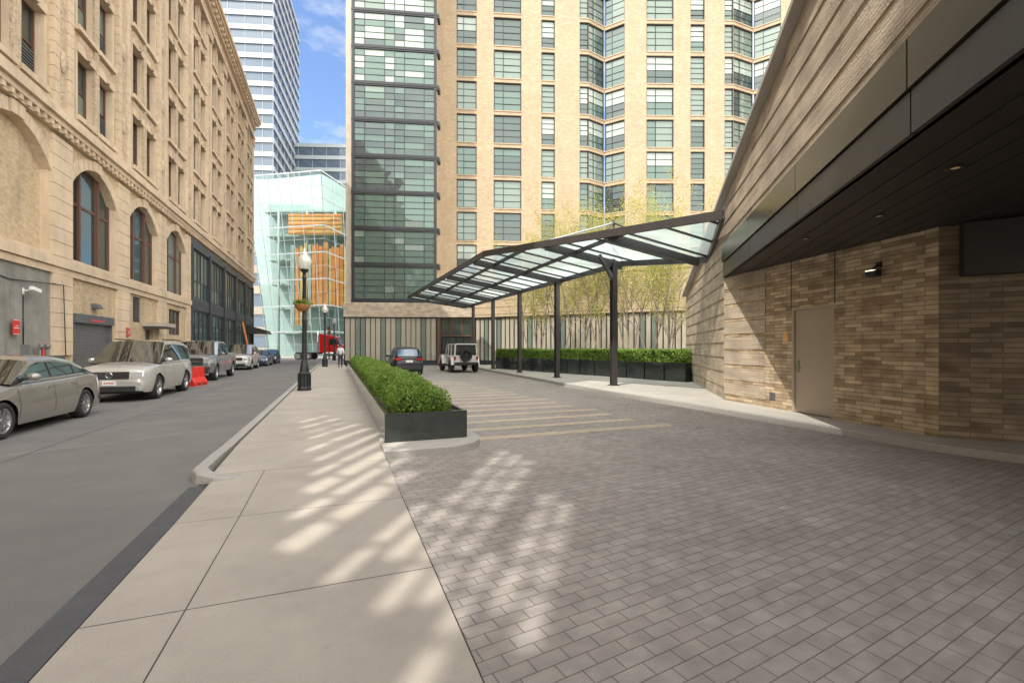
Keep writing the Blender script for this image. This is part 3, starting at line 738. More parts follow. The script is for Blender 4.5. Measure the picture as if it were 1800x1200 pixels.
for u in (6.9,8.5):
    c=clip_line(u,0)
    if len(c)>=2: mb.beam((u,c[0],zc(u)+.02),(u,c[-1],zc(u)+.02),.08,.14,A_steel)
for i in range(len(poly)):
    a=poly[i];b=poly[(i+1)%len(poly)]
    mb.beam((a[0],a[1],zc(a[0])+.03),(b[0],b[1],zc(b[0])+.03),.10,.24 if i in(0,5) else .22,A_steel)
mb.make('roof_frame',CA,RS)
for k in range(5):
    m2=M(); v=pv[k]; h=4.8
    m2.box(-.10,-.12,.0,.10,-.095,h,A_steel); m2.box(-.10,.095,0,.10,.12,h,A_steel); m2.box(-.03,-.095,0,.03,.095,h,A_steel)
    m2.box(-.17,-.17,0,.17,.17,.03,A_steel)
    if k==0: m2.cyl((0,0,h),(0,0,6.5),.06,.05,A_steel); 
    m2.make('post',CA,T(S(10.16,v,.12))@Matrix.Rotation(TH,4,'Z'))
m2=M(); top=(10.16,pv[0],6.5)
m2.cyl(top,(6.5,pv[0]+3.6,zc(6.5)+.15),.035,.035,A_white); m2.cyl(top,(8.3,pv[0]-2.2,zc(8.3)+.15),.03,.03,A_steel); m2.cyl(top,(10.8,pv[0]-2.5,zc(10.4)+.2),.03,.03,A_steel)
m2.beam((10.16,pv[0],4.25),(9.2,pv[0]-.5,zc(9.2)-.05),.1,.16,A_steel)
m2.make('stay_rod',CA,RS)

# ================================================================ PLANTERS, HEDGES, SHRUBS
A_polish=pmat('polished_black_granite',(.022,.030,.027),(.04,.048,.044),rough=.14,scale=6,coat=.5)
mb=M(); pts=[]
n=10; out=[(.64,6.72),(1.5,6.72)]
for k in range(n+1):
    t=-math.pi/2+math.pi/2*k/n; out.append((1.5+.75*math.cos(t),7.47+.75*math.sin(t)))
out+=[(2.25,34),(.64,34)]
mb.face([(x,y,.11) for x,y in out],A_conc2)
for i in range(len(out)):
    a=out[i];b=out[(i+1)%len(out)]; mb.face([(a[0],a[1],0),(b[0],b[1],0),(b[0],b[1],.11),(a[0],a[1],.11)],A_gran)
tag(mb.make('planter_island',None,RS),'','',kind='structure')
mb=M(); a,b,c,d=.70,2.03,7.36,33.5; w=.06; zt=.56
for q in ((a,c,b,c+w),(a,d-w,b,d),(a,c+w,a+w,d-w),(b-w,c+w,b,d-w)): mb.box(q[0],q[1],.11,q[2],q[3],zt,A_polish)
pl=tag(mb.make('long_planter',None,RS,bevel=.004),'long polished black granite planter filled with boxwood shrubs','planter')
m2=M(); m2.face([(a+w,c+w,zt-.06),(b-w,c+w,zt-.06),(b-w,d-w,zt-.06),(a+w,d-w,zt-.06)],A_soil); m2.make('soil',pl,RS)
def leafball(n,rx,ry,rz,ls,mat,core,flat=False,boxm=None):
    m2=M()
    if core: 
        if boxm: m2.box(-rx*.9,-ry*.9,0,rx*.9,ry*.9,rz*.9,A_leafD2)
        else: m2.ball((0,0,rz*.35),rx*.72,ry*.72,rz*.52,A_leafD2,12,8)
    lumps=[(U(-1,1),U(-1,1),U(.2,1),U(.12,.3)) for _ in range(14)]
    k=0
    while k<n:
        if boxm:
            f=R(); x,y,z=U(-1,1),U(-1,1),U(0,1)
            if f<.45: z=1+random.gauss(0,.05)
            elif f<.8: y=random.choice((-1,1))*(1+random.gauss(0,.06))
            else: x=random.choice((-1,1))*(1+random.gauss(0,.02))
            p=Vector((x*rx,y*ry,z*rz))
        else:
            th=U(0,2*math.pi); cz=U(-.15,1); sr=math.sqrt(1-min(1,cz*cz)); r=U(.70,1.06)
            p=Vector((math.cos(th)*sr,math.sin(th)*sr,cz))
            add=sum(.22*max(0,1-((p.x-l[0])**2+(p.y-l[1])**2+(p.z-l[2])**2)/(l[3]*2)) for l in lumps)
            p=p*(r+add*.5); p=Vector((p.x*rx,p.y*ry,max(0,p.z)*rz)); 
        d=Vector((random.gauss(0,1),random.gauss(0,1),random.gauss(.5,.8))).normalized(); e=d.cross(Vector((random.gauss(0,1),random.gauss(0,1),random.gauss(0,1)))).normalized()
        a=ls*U(.7,1.3); 
        m2.face([p-d*a*.5,p+e*a*.3,p+d*a*.5,p-e*a*.3],mat); k+=1
    return m2
shr=[]
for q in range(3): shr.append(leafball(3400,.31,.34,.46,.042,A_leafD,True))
protos=[]
v=7.95
while v<33.2:
    for u in (1.18,1.56):
        mw=RS@T((u+U(-.04,.04),v+U(-.08,.08),.5))@Matrix.Rotation(U(-.3,.3)+random.choice((0,math.pi)),4,'Z')@Matrix.Diagonal((U(.92,1.08),U(.95,1.15),U(.78,1.12),1))
        if len(protos)<3:
            o=shr[len(protos)].make('boxwood_shrub',None,mw); protos.append(o)
            tag(o,'rounded bright green boxwood shrub in black granite planter','shrub','boxwood shrubs in long planter')
        else: copytree(random.choice(protos),mw)
    v+=.56
HA=Vector((7.45,19.5));HZ=Vector((-1.2,32.4)); hd=(HZ-HA); n=7; seg=hd/n
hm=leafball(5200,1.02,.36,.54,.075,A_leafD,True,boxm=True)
hp=None;ph=None
for k in range(n):
    a=HA+seg*k; b=HA+seg*(k+1); fm,L=frame((b.x,b.y),(a.x,a.y))
    g_=.04
    if ph is None:
        mb=M(); 
        for q in range(2):
            mb.box(g_+L/2*q,0,.12,L/2*(q+1)-g_,.8,.95,A_polish)
        mb.box(.02,.05,.12,L-.02,.75,.9,A_black)
        ph=tag(mb.make('hedge_planter',None,fm,bevel=.005),'glossy black rectangular planter holding a clipped hedge','planter','black hedge planters')
        hp=hm.make('clipped_hedge',None,fm@T((L/2,.4,.94))@Matrix.Diagonal((L/2/1.02*.97,1,1,1))); tag(hp,'clipped bright green box hedge growing in black planter','hedge','clipped hedges')
    else:
        copytree(ph,fm); copytree(hp,fm@T((L/2,.4,.94+U(-.03,.03)))@Matrix.Diagonal((L/2/1.02*.97*random.choice((-1,1)),1,U(.92,1.06),1)))
def tree(mw,h,seed):
    random.seed(seed); tk=M(); cr=M()
    rt=root('honey_locust_tree',mw,'slender multi-stem tree with sparse yellow-green spring leaves','tree','spring trees behind hedge')
    def leaves(p,n,sp):
        for _ in range(n):
            q=p+Vector((random.gauss(0,sp),random.gauss(0,sp),random.gauss(0,sp*.8)))
            d=Vector((random.gauss(0,1),random.gauss(0,1),random.gauss(0,1))).normalized(); e=d.cross(Vector((R(),R(),R()-.5))).normalized(); a=U(.05,.09)
            cr.face([q-d*a*.5,q+e*a*.3,q+d*a*.5,q-e*a*.3],A_leafY)
    def grow(p,d,ln,r,dep):
        q=p; k=5 if dep==0 else 3
        for i in range(k):
            d2=(d+Vector((random.gauss(0,.09),random.gauss(0,.09),.08))).normalized(); e=q+d2*ln/k
            r2=r*(1-.6*(i+1)/k)
            tk.cyl(q,e,r*(1-.6*i/k),r2,A_bark,n=6 if dep<2 else 3,caps=False)
            q=e; d=d2
            if dep<3:
                for _ in range(3 if dep==0 else 2):
                    if i==0 and dep==0: continue
                    sd=Vector((random.gauss(0,1),random.gauss(0,1),U(.3,1.3))).normalized()
                    grow(q,(d*.6+sd*.75).normalized(),ln*U(.34,.52),r2*.5,dep+1)
            if dep>=2: leaves(q,3,.13)
            elif dep==1: leaves(q,2,.2)
    for s_ in range(3):
        a=2*math.pi*s_/3+U(0,1); grow(Vector((.12*math.cos(a),.12*math.sin(a),0)),Vector((.13*math.cos(a),.13*math.sin(a),1)).normalized(),h*U(.66,.8),.05,0)
    tk.make('trunk',rt); cr.make('crown',rt)
    return rt
trees=[]
for k,(px,Y,h) in enumerate(((945,31.5,8.0),(985,30.0,8.8),(1022,28.6,9.4),(1062,27.5,9.6),(1108,26.2,9.3),(1150,25.0,9.0),(1180,23.6,7.8))):
    mw=T(((px-900)/800*Y,Y+.6,.12))@Matrix.Rotation(k*1.3,4,'Z')
    if k<3: trees.append(tree(mw,h,100+k))
    else:
        copytree(trees[k%3],mw@Matrix.Scale(h/9.0,4))
random.seed(21)

# ================================================================ STREET LAMPS
def lamp(mw,label):
    L_=root('street_lamp',mw,label,'street lamp','black acorn street lamps')
    m2=M(); m2.lathe([(.24,0),(.24,.10),(.20,.14),(.20,.55),(.23,.6),(.16,.66),(.15,.8),(.12,.95),(.10,1.05)],(0,0,0),A_black,n=8,smooth=False)
    for k in range(8):
        t=math.pi/8+k*math.pi/4; m2.box(.19*math.cos(t)-.02,.19*math.sin(t)-.02,.14,.19*math.cos(t)+.02,.19*math.sin(t)+.02,.56,A_black)
    m2.make('lamp_base',L_)
    m2=M(); m2.lathe([(.095,1.05),(.085,1.1),(.075,2.4),(.09,2.45),(.075,2.5),(.06,3.9),(.09,3.95),(.06,4.0),(.06,4.12),(.13,4.2),(.15,4.25)],(0,0,0),A_black,n=14); m2.make('lamp_post',L_)
    m2=M(); m2.lathe([(.13,4.25),(.19,4.33),(.24,4.48),(.24,4.58),(.19,4.68),(.10,4.78)],(0,0,0),A_globe,n=18); m2.make('lamp_globe',L_)
    m2=M(); m2.lathe([(.10,4.78),(.11,4.8),(.05,4.86),(.03,4.9),(.045,4.94),(.0,5.02)],(0,0,0),A_wh,n=12); m2.lathe([(.05,4.25),(.05,4.5),(.0,4.55)],(0,0,0),A_wh,n=10)
    m2.make('lamp_finial',L_); return L_
l1=lamp(T((-7.3,16,.1)),'tall black fluted street lamp with clear acorn globe on pavement')
copytree(l1,T((-14.8,36,.1))); copytree(l1,T((-20.9,53.5,.1))); copytree(l1,T((-19.9,55.5,.1)))
def basket(mw):
    rt=root('hanging_flower_basket',mw,'coir hanging basket with green foliage and flowers on lamp post','flower basket')
    m2=M(); m2.lathe([(.02,0),(.15,.04),(.24,.15),(.27,.26),(.24,.27)],(0,0,0),pmat('coir_liner',(.42,.20,.07),(.28,.12,.04),rough=1,scale=20,bmp=.8),n=16); 
    for k in range(3): m2.cyl((.25*math.cos(k*2.1),.25*math.sin(k*2.1),.27),(0,0,.72),.006,.006,A_black,n=4)
    m2.make('basket_bowl',rt)
    m2=leafball(500,.30,.30,.16,.05,A_leafD,True)
    for _ in range(40):
        t=U(0,6.28); r=U(.1,.30); p=Vector((r*math.cos(t),r*math.sin(t),U(.05,.18))); m2.ball(p,.025,.025,.02,A_flower,5,3)
    m2.make('basket_foliage',rt,mw@T((0,0,.26)))
basket(T((-7.3,15.86,2.85)))
mb=M(); mb.lathe([(.0,0),(.24,0),(.24,.03),(.22,.05),(.22,.85),(.25,.87),(.25,.93),(.2,.99),(.12,1.0),(.12,.95),(0,.95)],(0,0,0),A_alu,n=20)
tag(mb.make('litter_bin',None,T((-.85,36.5,.12))),'round brushed steel litter bin beside canopy posts','litter bin')
mb=M()
prof=[(-.25,0),(-.25,.15),(-.13,.35),(-.09,.78),(.09,.78),(.13,.35),(.25,.15),(.25,0)]
rows=[[(x,p_[0],p_[1]) for p_ in prof] for x in (-.5,-.46,.46,.5)]
rows[0]=[(x,y*.85,z*.97) for x,y,z in rows[0]]; rows[3]=[(x,y*.85,z*.97) for x,y,z in rows[3]]
mb.loft(rows,lambda i,j:A_red,smooth=False); mb.face(rows[0],A_red); mb.face(rows[3][::-1],A_red)
mb.box(-.3,-.26,.04,-.1,.26,.1,A_plast); mb.box(.1,-.26,.04,.3,.26,.1,A_plast); mb.cyl((-.3,0,.78),(-.3,0,.82),.05,.05,A_plast)
tag(mb.make('traffic_barrier',None,T(S(-5.6,22.9))@Matrix.Rotation(TH+math.pi/2-.25,4,'Z'),bevel=.02),'red plastic water-filled traffic barrier standing on the asphalt','traffic barrier')

# ================================================================ CARS
def interp(P,x):
    if x<=P[0][0]: return P[0][1]
    for a,b in zip(P,P[1:]):
        if x<=b[0]:
            t=(x-a[0])/(b[0]-a[0]+1e-9); return a[1]+t*(b[1]-a[1])
    return P[-1][1]
def wheel(parent,mw,r,w,spokes=5,rim=None):
    m2=M(); k=w/2; ri=r*.68
    m2.lathe([(ri,-k*.9),(ri*1.02,-k),(r*.9,-k),(r*.985,-k*.75),(r,-k*.3),(r,k*.3),(r*.985,k*.75),(r*.9,k),(ri*1.02,k),(ri,k*.9)],(0,0,0),A_rub,n=28,axis='y')
    wl_=m2.make('wheel',parent,mw)
    m2=M(); m2.lathe([(ri,-k*.9),(ri*.96,-k*.92),(ri*.9,-k*.7),(ri*.88,-k*.1),(.0,-k*.05)],(0,0,0),A_alu,n=28,axis='y',matf=lambda q:A_plast if q>=3 else (rim or A_alu))
    for s_ in range(spokes):
        t=2*math.pi*s_/spokes; c_,s2=math.cos(t),math.sin(t); tw=ri*(.16 if spokes>7 else .26)
        a=Vector((c_*ri*.1,-k*.72,s2*ri*.1)); b=Vector((c_*ri*.95,-k*.82,s2*ri*.95))
        n_=Vector((-s2,0,c_))*tw/2
        m2.hexa([a-n_,a+n_,b+n_*.8,b-n_*.8,a-n_+Vector((0,.03,0)),a+n_+Vector((0,.03,0)),b+n_*.8+Vector((0,.03,0)),b-n_*.8+Vector((0,.03,0))],rim or A_alu)
    m2.cyl((0,-k*.8,0),(0,-k*.5,0),ri*.2,ri*.2,rim or A_alu,n=12)
    m2.make('rim',wl_,mw); return wl_
def car(label,cat,mw,L,W,zc_,r,xf,xr,low,roof,pt,group='cars parked along the kerb',pillars=(),clad=False,front='',rear='',spokes=5,headz=(.58,.74),tailz=(.7,.95),crown=.05,boxy=False,yr=.76,name='parked_car'):
    rt=root(name,mw,label,cat,group)
    w0=W/2; ra=r*1.13
    xs=set([-L/2,L/2,-L/2+.03,L/2-.03,-L/2+.1,L/2-.1,-L/2+.2,L/2-.2,-L/2+.35,L/2-.35])
    k=int(L/.16)
    for i in range(k+1): xs.add(round(-L/2+L*i/k,4))
    for xw in (xf,xr):
        for t in range(0,13): xs.add(round(xw+ra*math.cos(math.pi*t/12),4))
    for p in low: xs.add(p[0])
    xs=sorted(x for x in xs if -L/2<=x<=L/2)
    xx=[xs[0]]
    for x in xs[1:]:
        if x-xx[-1]>.012: xx.append(x)
    xs=xx
    def hw(x):
        ef=min(1,(L/2-x)/(.75 if not boxy else .2)); er=min(1,(x+L/2)/(.6 if not boxy else .15))
        kf,kr=(.17,.12) if not boxy else (.04,.03)
        return w0*(1-kf*(1-ef)**2.2-kr*(1-er)**2.2)
    def yy(x,z):
        zs=interp(low,x)-.05; t=max(0,min(1,(z-zc_)/(zs-zc_+1e-6)))
        return hw(x)*(.935+.065*math.sin(math.pi*(t**.85))-.012*math.exp(-((t-.62)/.06)**2))
    rows=[];NB=9;NT=6
    for x in xs:
        zt=interp(low,x); zs=zt-.05; zb=zc_
        e=max(0,1-(L/2-abs(x))/.25); zb+=.06*e*e
        for xw in (xf,xr):
            d_=abs(x-xw)
            if d_<ra: zb=max(zb,min(zs-.03,r+math.sqrt(ra*ra-d_*d_)))
        half=[]
        for j in range(NB):
            z=zb+(zs-zb)*j/(NB-1); half.append((x,yy(x,z),z))
        yt=half[-1][1]
        for j in range(1,NT+1):
            t=j/NT; half.append((x,yt*(1-t),zs+(zt-zs+ (crown if abs(x)<L/2-.05 else 0))*(1-(1-t)**3)))
        rows.append([(a,-b,c) for a,b,c in half]+[(a,b,c) for a,b,c in half[::-1]][1:])
    n=len(rows[0])
    hx=L/2-.42; tx=-L/2+.34
    def bm(i,j):
        jj=j if j<NB+NT else n-2-j
        x=(xs[i]+xs[min(i+1,len(xs)-1)])/2; z=(rows[i][j][2]+rows[i][j+1][2])/2
        if jj<NB-1:
            if clad and z<zc_+.16: return A_plast
            if clad:
                for xw in (xf,xr):
                    if math.hypot(x-xw,z-r)<ra+.07: return A_plast
            if x>hx and headz[0]<z<headz[1]+.14*max(0,(L/2-x-.1)) : return A_head
            if x<tx and tailz[0]<z<tailz[1]: return A_tail
        return pt
    b=M(); b.loft(rows,bm)
    b.face(rows[0],pt); b.face(rows[-1][::-1],pt)
    b.box(-L/2+.15,-w0+.27,zc_-.02,L/2-.15,w0-.27,min(.75,interp(low,xf)-.1),A_plast)
    x0,x1=roof[0][0],roof[-1][0]; H=max(z for _,z in roof); gx=set([x0,x1]+[p[0] for p in roof])
    for i in range(31): gx.add(round(x0+(x1-x0)*i/30,4))
    for p in pillars: gx.add(p-.04);gx.add(p+.04)
    gx=sorted(gx); g2=[gx[0]]
    for x in gx[1:]:
        if x-g2[-1]>.008: g2.append(x)
    gx=g2; xC=max(p[0] for p in roof[:2]); xB=roof[-2][0]
    rows2=[]; NS=6; NR=6
    for x in gx:
        zb=interp(low,x)-.03; zt=max(zb+.005,interp(roof,x)); yb=yy(x,interp(low,x)-.06)*.985; Y2=w0*yr
        hmax=H-zb; half=[]
        for j in range(NS):
            fr_=[0,.04,.3,.6,.9,1][j]; 
            if zt-zb>.2: fr_=[0,.05/(zt-zb+.001),.35,.65,1-.09/(zt-zb+.001),1][j]
            z=zb+(zt-zb)*fr_; half.append((x,yb-(yb-Y2)*max(0,(z-zb))/hmax,z))
        yt=half[-1][1]
        for j in range(1,NR+1):
            t=j/NR; half.append((x,yt*(1-t),zt+.05*(1-(1-t)**(2.5))))
        rows2.append([(a,-b_,c) for a,b_,c in half]+[(a,b_,c) for a,b_,c in half[::-1]][1:])
    n2=len(rows2[0])
    def gm(i,j):
        jj=j if j<NS+NR-1 else n2-2-j
        x=(gx[i]+gx[i+1])/2
        if jj<NS-1:
            if jj in (0,4): return 'p'
            if any(abs(x-p)<.041 for p in pillars): return 'k'
            if x<xC-.02 and roof[1][0]-roof[0][0]<.45: return 'p'
            if gx[0]+.02>x: return 'p'
            return 'g'
        if x>xB: return 'g'
        if x<xC: return 'g' if jj>NS-1 else 'p'
        return 'p'
    b.loft(rows2,lambda i,j:{'p':pt,'k':A_plast,'g':None}[gm(i,j)])
    b.make('body',rt)
    g_=M(); g_.loft(rows2,lambda i,j:A_cg if gm(i,j)=='g' else None,smooth=True); g_.make('window',rt)
    d_=M()
    for sgn in (-1,1):
        for px_ in list(pillars)+[min(x1-.15,xf-ra-.02)]:
            for q in range(6):
                z0=zc_+.12+(interp(low,px_)-.1-zc_-.12)*q/6; z1=zc_+.12+(interp(low,px_)-.1-zc_-.12)*(q+1)/6
                if abs(px_-xr)<ra+.02 and z0<r*2.1: continue
                d_.face([(px_-.006,sgn*(yy(px_,z0)+.003),z0),(px_+.006,sgn*(yy(px_,z0)+.003),z0),(px_+.006,sgn*(yy(px_,z1)+.003),z1),(px_-.006,sgn*(yy(px_,z1)+.003),z1)],A_plast)
        for px_ in pillars:
            hz=interp(low,px_)-.17
            if abs(px_-xr)>.25: d_.box(px_+.06,sgn*yy(px_,hz)-.02,hz,px_+.24,sgn*yy(px_,hz)+.025,hz+.03,pt)
    d_.make('door_trim',rt)
    for sgn in (-1,1):
        m2=M(); xm=x1-.42; zm=interp(low,xm)+.03; ym=yy(xm,zm-.1)
        m2.ball((xm,sgn*(ym+.11),zm+.06),.07,.11,.075,pt,10,6); m2.box(xm-.03,min(sgn*(ym-.06),sgn*(ym+.06)),zm,xm+.03,max(sgn*(ym-.06),sgn*(ym+.06)),zm+.04,A_plast)
        m2.make('side_mirror',rt)
    wd=.235 if r<.38 else .28
    for xw in (xf,xr):
        wheel(rt,mw@T((xw,-(w0-wd/2-.015),r)),r,wd,spokes); wheel(rt,mw@T((xw,(w0-wd/2-.015),r))@Matrix.Rotation(math.pi,4,'Z'),r,wd,spokes)
    xe=L/2+.004
    m2=M(); fw_=hw(L/2)
    if front=='sedan':
        m2.box(xe-.02,-.3,.5,xe+.02,-.03,.62,A_plast); m2.box(xe-.02,.03,.5,xe+.02,.3,.62,A_plast); m2.box(xe-.02,-.6,.27,xe+.01,.6,.4,A_plast); m2.make('grille',rt)
    if front in('suv','suv2'):
        m2.box(xe-.03,-.46,.68,xe+.0,.46,.88,A_plast)
        for q in range(3): m2.box(xe-.0,-.45,.70+.06*q,xe+.015,.45,.72+.06*q,A_chrome)
        m2.box(xe-.03,-.48,.87,xe+.02,.48,.90,A_chrome)
        m2.box(xe-.02,-.62,.32,xe+.01,.62,.47,A_plast); m2.make('grille',rt)
        m2=M(); m2.lathe([(.06,0),(.075,.008),(.09,0)],(0,0,0),A_chrome,n=20,axis='y'); m2.box(-.012,0,-.07,.012,.01,.0,A_chrome); m2.box(-.05,0,.01,.05,.01,.03,A_chrome)
        if front=='suv': m2.make('emblem',rt,mw@T((xe+.02,0,.79))@Matrix.Rotation(-math.pi/2,4,'Z'))
        m2=M(); m2.box(xe-.01,-.16,.5,xe+.02,.16,.64,A_wh); m2.box(xe+.02,-.12,.555,xe+.022,.12,.585,A_redp); m2.make('number_plate',rt)
        for sg in (-1,1):
            m2=M(); a_,c_=sg*.5,sg*fw_*.97
            m2.hexa([(xe-.06,min(a_,c_),.70),(xe-.06,max(a_,c_),.70),(xe+.0,max(a_,c_)*1,.70),(xe+.0,min(a_,c_),.70),(xe-.12,min(a_,c_),.89),(xe-.12,max(a_,c_),.89),(xe-.03,max(a_,c_),.88),(xe-.03,min(a_,c_),.88)],A_head); m2.make('headlight',rt)
            m2=M(); m2.cyl((xe-.02,sg*.68,.4),(xe+.015,sg*.68,.4),.055,.05,A_head,n=14); m2.make('fog_lamp',rt)
        for sg in (-1,1):
            m2=M(); m2.beam((-1.7,sg*w0*.68,H+.05),(.2,sg*w0*.68,H+.06),.04,.035,A_plast); m2.make('roof_rail',rt)
    if front=='pickup':
        m2.box(xe-.04,-.62,.78,xe+.01,.62,1.12,A_plast); m2.box(xe,-.6,.93,xe+.02,.6,.97,A_chrome); m2.box(xe,-.12,.88,xe+.03,.12,1.02,A_chrome)
        m2.make('grille',rt); m2=M(); m2.box(xe-.1,-.92,.5,xe+.08,.92,.74,A_chrome); m2.box(xe-.05,-.5,.36,xe+.04,.5,.5,A_plast); m2.make('bumper',rt,bevel=.02)
        m2=M(); m2.box(xe+.08,-.16,.55,xe+.09,.16,.69,A_wh); m2.make('number_plate',rt)
        for sg in (-1,1):
            m2=M(); a_,c_=sorted((sg*.64,sg*fw_*.99)); m2.box(xe-.1,a_,.86,xe+.01,c_,1.08,A_head); m2.make('headlight',rt)
    xe=-L/2-.004
    if rear=='suv':
        for sg in (-1,1):
            m2=M(); a_,c_=sorted((sg*.42,sg*hw(-L/2)*.98)); m2.hexa([(xe-.02,a_,.86),(xe-.02,c_,.86),(xe+.15,c_,.86),(xe+.15,a_,.86),(xe-.01,a_,.98),(xe-.01,c_,1.02),(xe+.15,c_,1.02),(xe+.15,a_,.98)],A_tail); m2.make('tail_light',rt)
        m2=M(); m2.box(xe-.02,-.41,.93,xe+.05,.41,.96,A_plast if pt is P_black else A_chrome); m2.box(xe-.01,-.2,.74,xe+.02,.2,.87,A_wh); m2.make('number_plate',rt)
        m2=M(); m2.box(xe-.05,-.8,.3,xe+.1,.8,.46,A_plast); m2.box(xe-.06,-.7,.46,xe+.05,.7,.52,pt); m2.make('bumper',rt,bevel=.03)
    return rt
def face_cam(u,v): return T(S(u,v))@Matrix.Rotation(TH-math.pi/2,4,'Z')
def away(X,Y): return T((X,Y,.004))@Matrix.Rotation(TH+math.pi/2,4,'Z')
sed=dict(L=4.52,W=1.82,zc_=.19,r=.325,xf=1.42,xr=-1.36,low=[(-2.26,.60),(-2.22,.86),(-2.12,.99),(-1.7,1.03),(-.5,.99),(.9,.96),(1.2,.93),(1.9,.80),(2.15,.72),(2.24,.6),(2.26,.5)],roof=[(-1.72,1.03),(-1.0,1.33),(-.45,1.41),(.15,1.40),(.42,1.34),(1.15,.94)],pillars=(-.12,-1.0),headz=(.56,.68),tailz=(.72,.88))
car('grey-beige sedan with multi-spoke alloy wheels parked at the kerb','car',face_cam(-6.3,12.0),pt=P_sedan,front='sedan',spokes=10,**sed)
suv=dict(L=4.72,W=1.90,zc_=.27,r=.38,xf=1.45,xr=-1.30,low=[(-2.36,.62),(-2.33,1.0),(-2.25,1.12),(-1.8,1.16),(-.5,1.14),(.9,1.12),(1.25,1.11),(2.0,1.03),(2.25,.95),(2.34,.82),(2.36,.62)],roof=[(-2.30,1.12),(-2.08,1.64),(-1.7,1.76),(-.4,1.82),(.35,1.78),(1.25,1.11)],pillars=(.05,-1.05,-1.75),headz=(.70,.88),tailz=(.9,1.1))
car('champagne silver suv with roof rails parked facing the viewer','car',face_cam(-6.15,18.85),pt=P_gold,front='suv',rear='suv',spokes=5,**suv)
pk=dict(L=5.8,W=2.04,zc_=.40,r=.41,xf=1.95,xr=-1.75,low=[(-2.9,.8),(-2.89,1.32),(-.95,1.34),(-.9,1.22),(1.35,1.22),(1.6,1.27),(2.6,1.22),(2.8,1.15),(2.89,1.0),(2.9,.7)],roof=[(-.98,1.25),(-.85,1.80),(-.5,1.92),(.4,1.93),(.75,1.88),(1.55,1.24)],pillars=(.25,-.78),headz=(.88,1.05),tailz=(.95,1.2),boxy=False)
car('grey crew cab pickup truck parked at the kerb','pickup truck',face_cam(-6.5,28.1),pt=P_grey,front='pickup',spokes=6,name='pickup_truck',**pk)
car('pale silver compact suv parked at the kerb','car',face_cam(-6.7,39.3),pt=P_silver,front='suv2',rear='suv',spokes=5,**suv)
car('dark blue sedan parked at the kerb further along','car',face_cam(-6.5,46.2),pt=P_blue,front='sedan',spokes=5,**sed)
car('black sedan parked at the kerb near the corner','car',face_cam(-6.5,52.5),pt=P_black,front='sedan',spokes=5,**sed)
s2=dict(suv); s2.update(L=4.35,W=1.80,zc_=.22,r=.34,xf=1.32,xr=-1.28,low=[(-2.175,.62),(-2.14,.98),(-2.05,1.06),(-1.6,1.06),(-.5,1.02),(.9,.99),(1.2,.97),(1.85,.87),(2.08,.78),(2.15,.66),(2.175,.55)],roof=[(-2.1,1.06),(-1.62,1.46),(-1.3,1.55),(-.4,1.61),(.25,1.57),(1.2,.98)],pillars=(.0,-1.0),yr=.70)
car('black compact suv stopped in the hotel driveway','car',away(-6.75,28.5),pt=P_black,rear='suv',spokes=5,group='vehicles in the hotel driveway',clad=True,**s2)
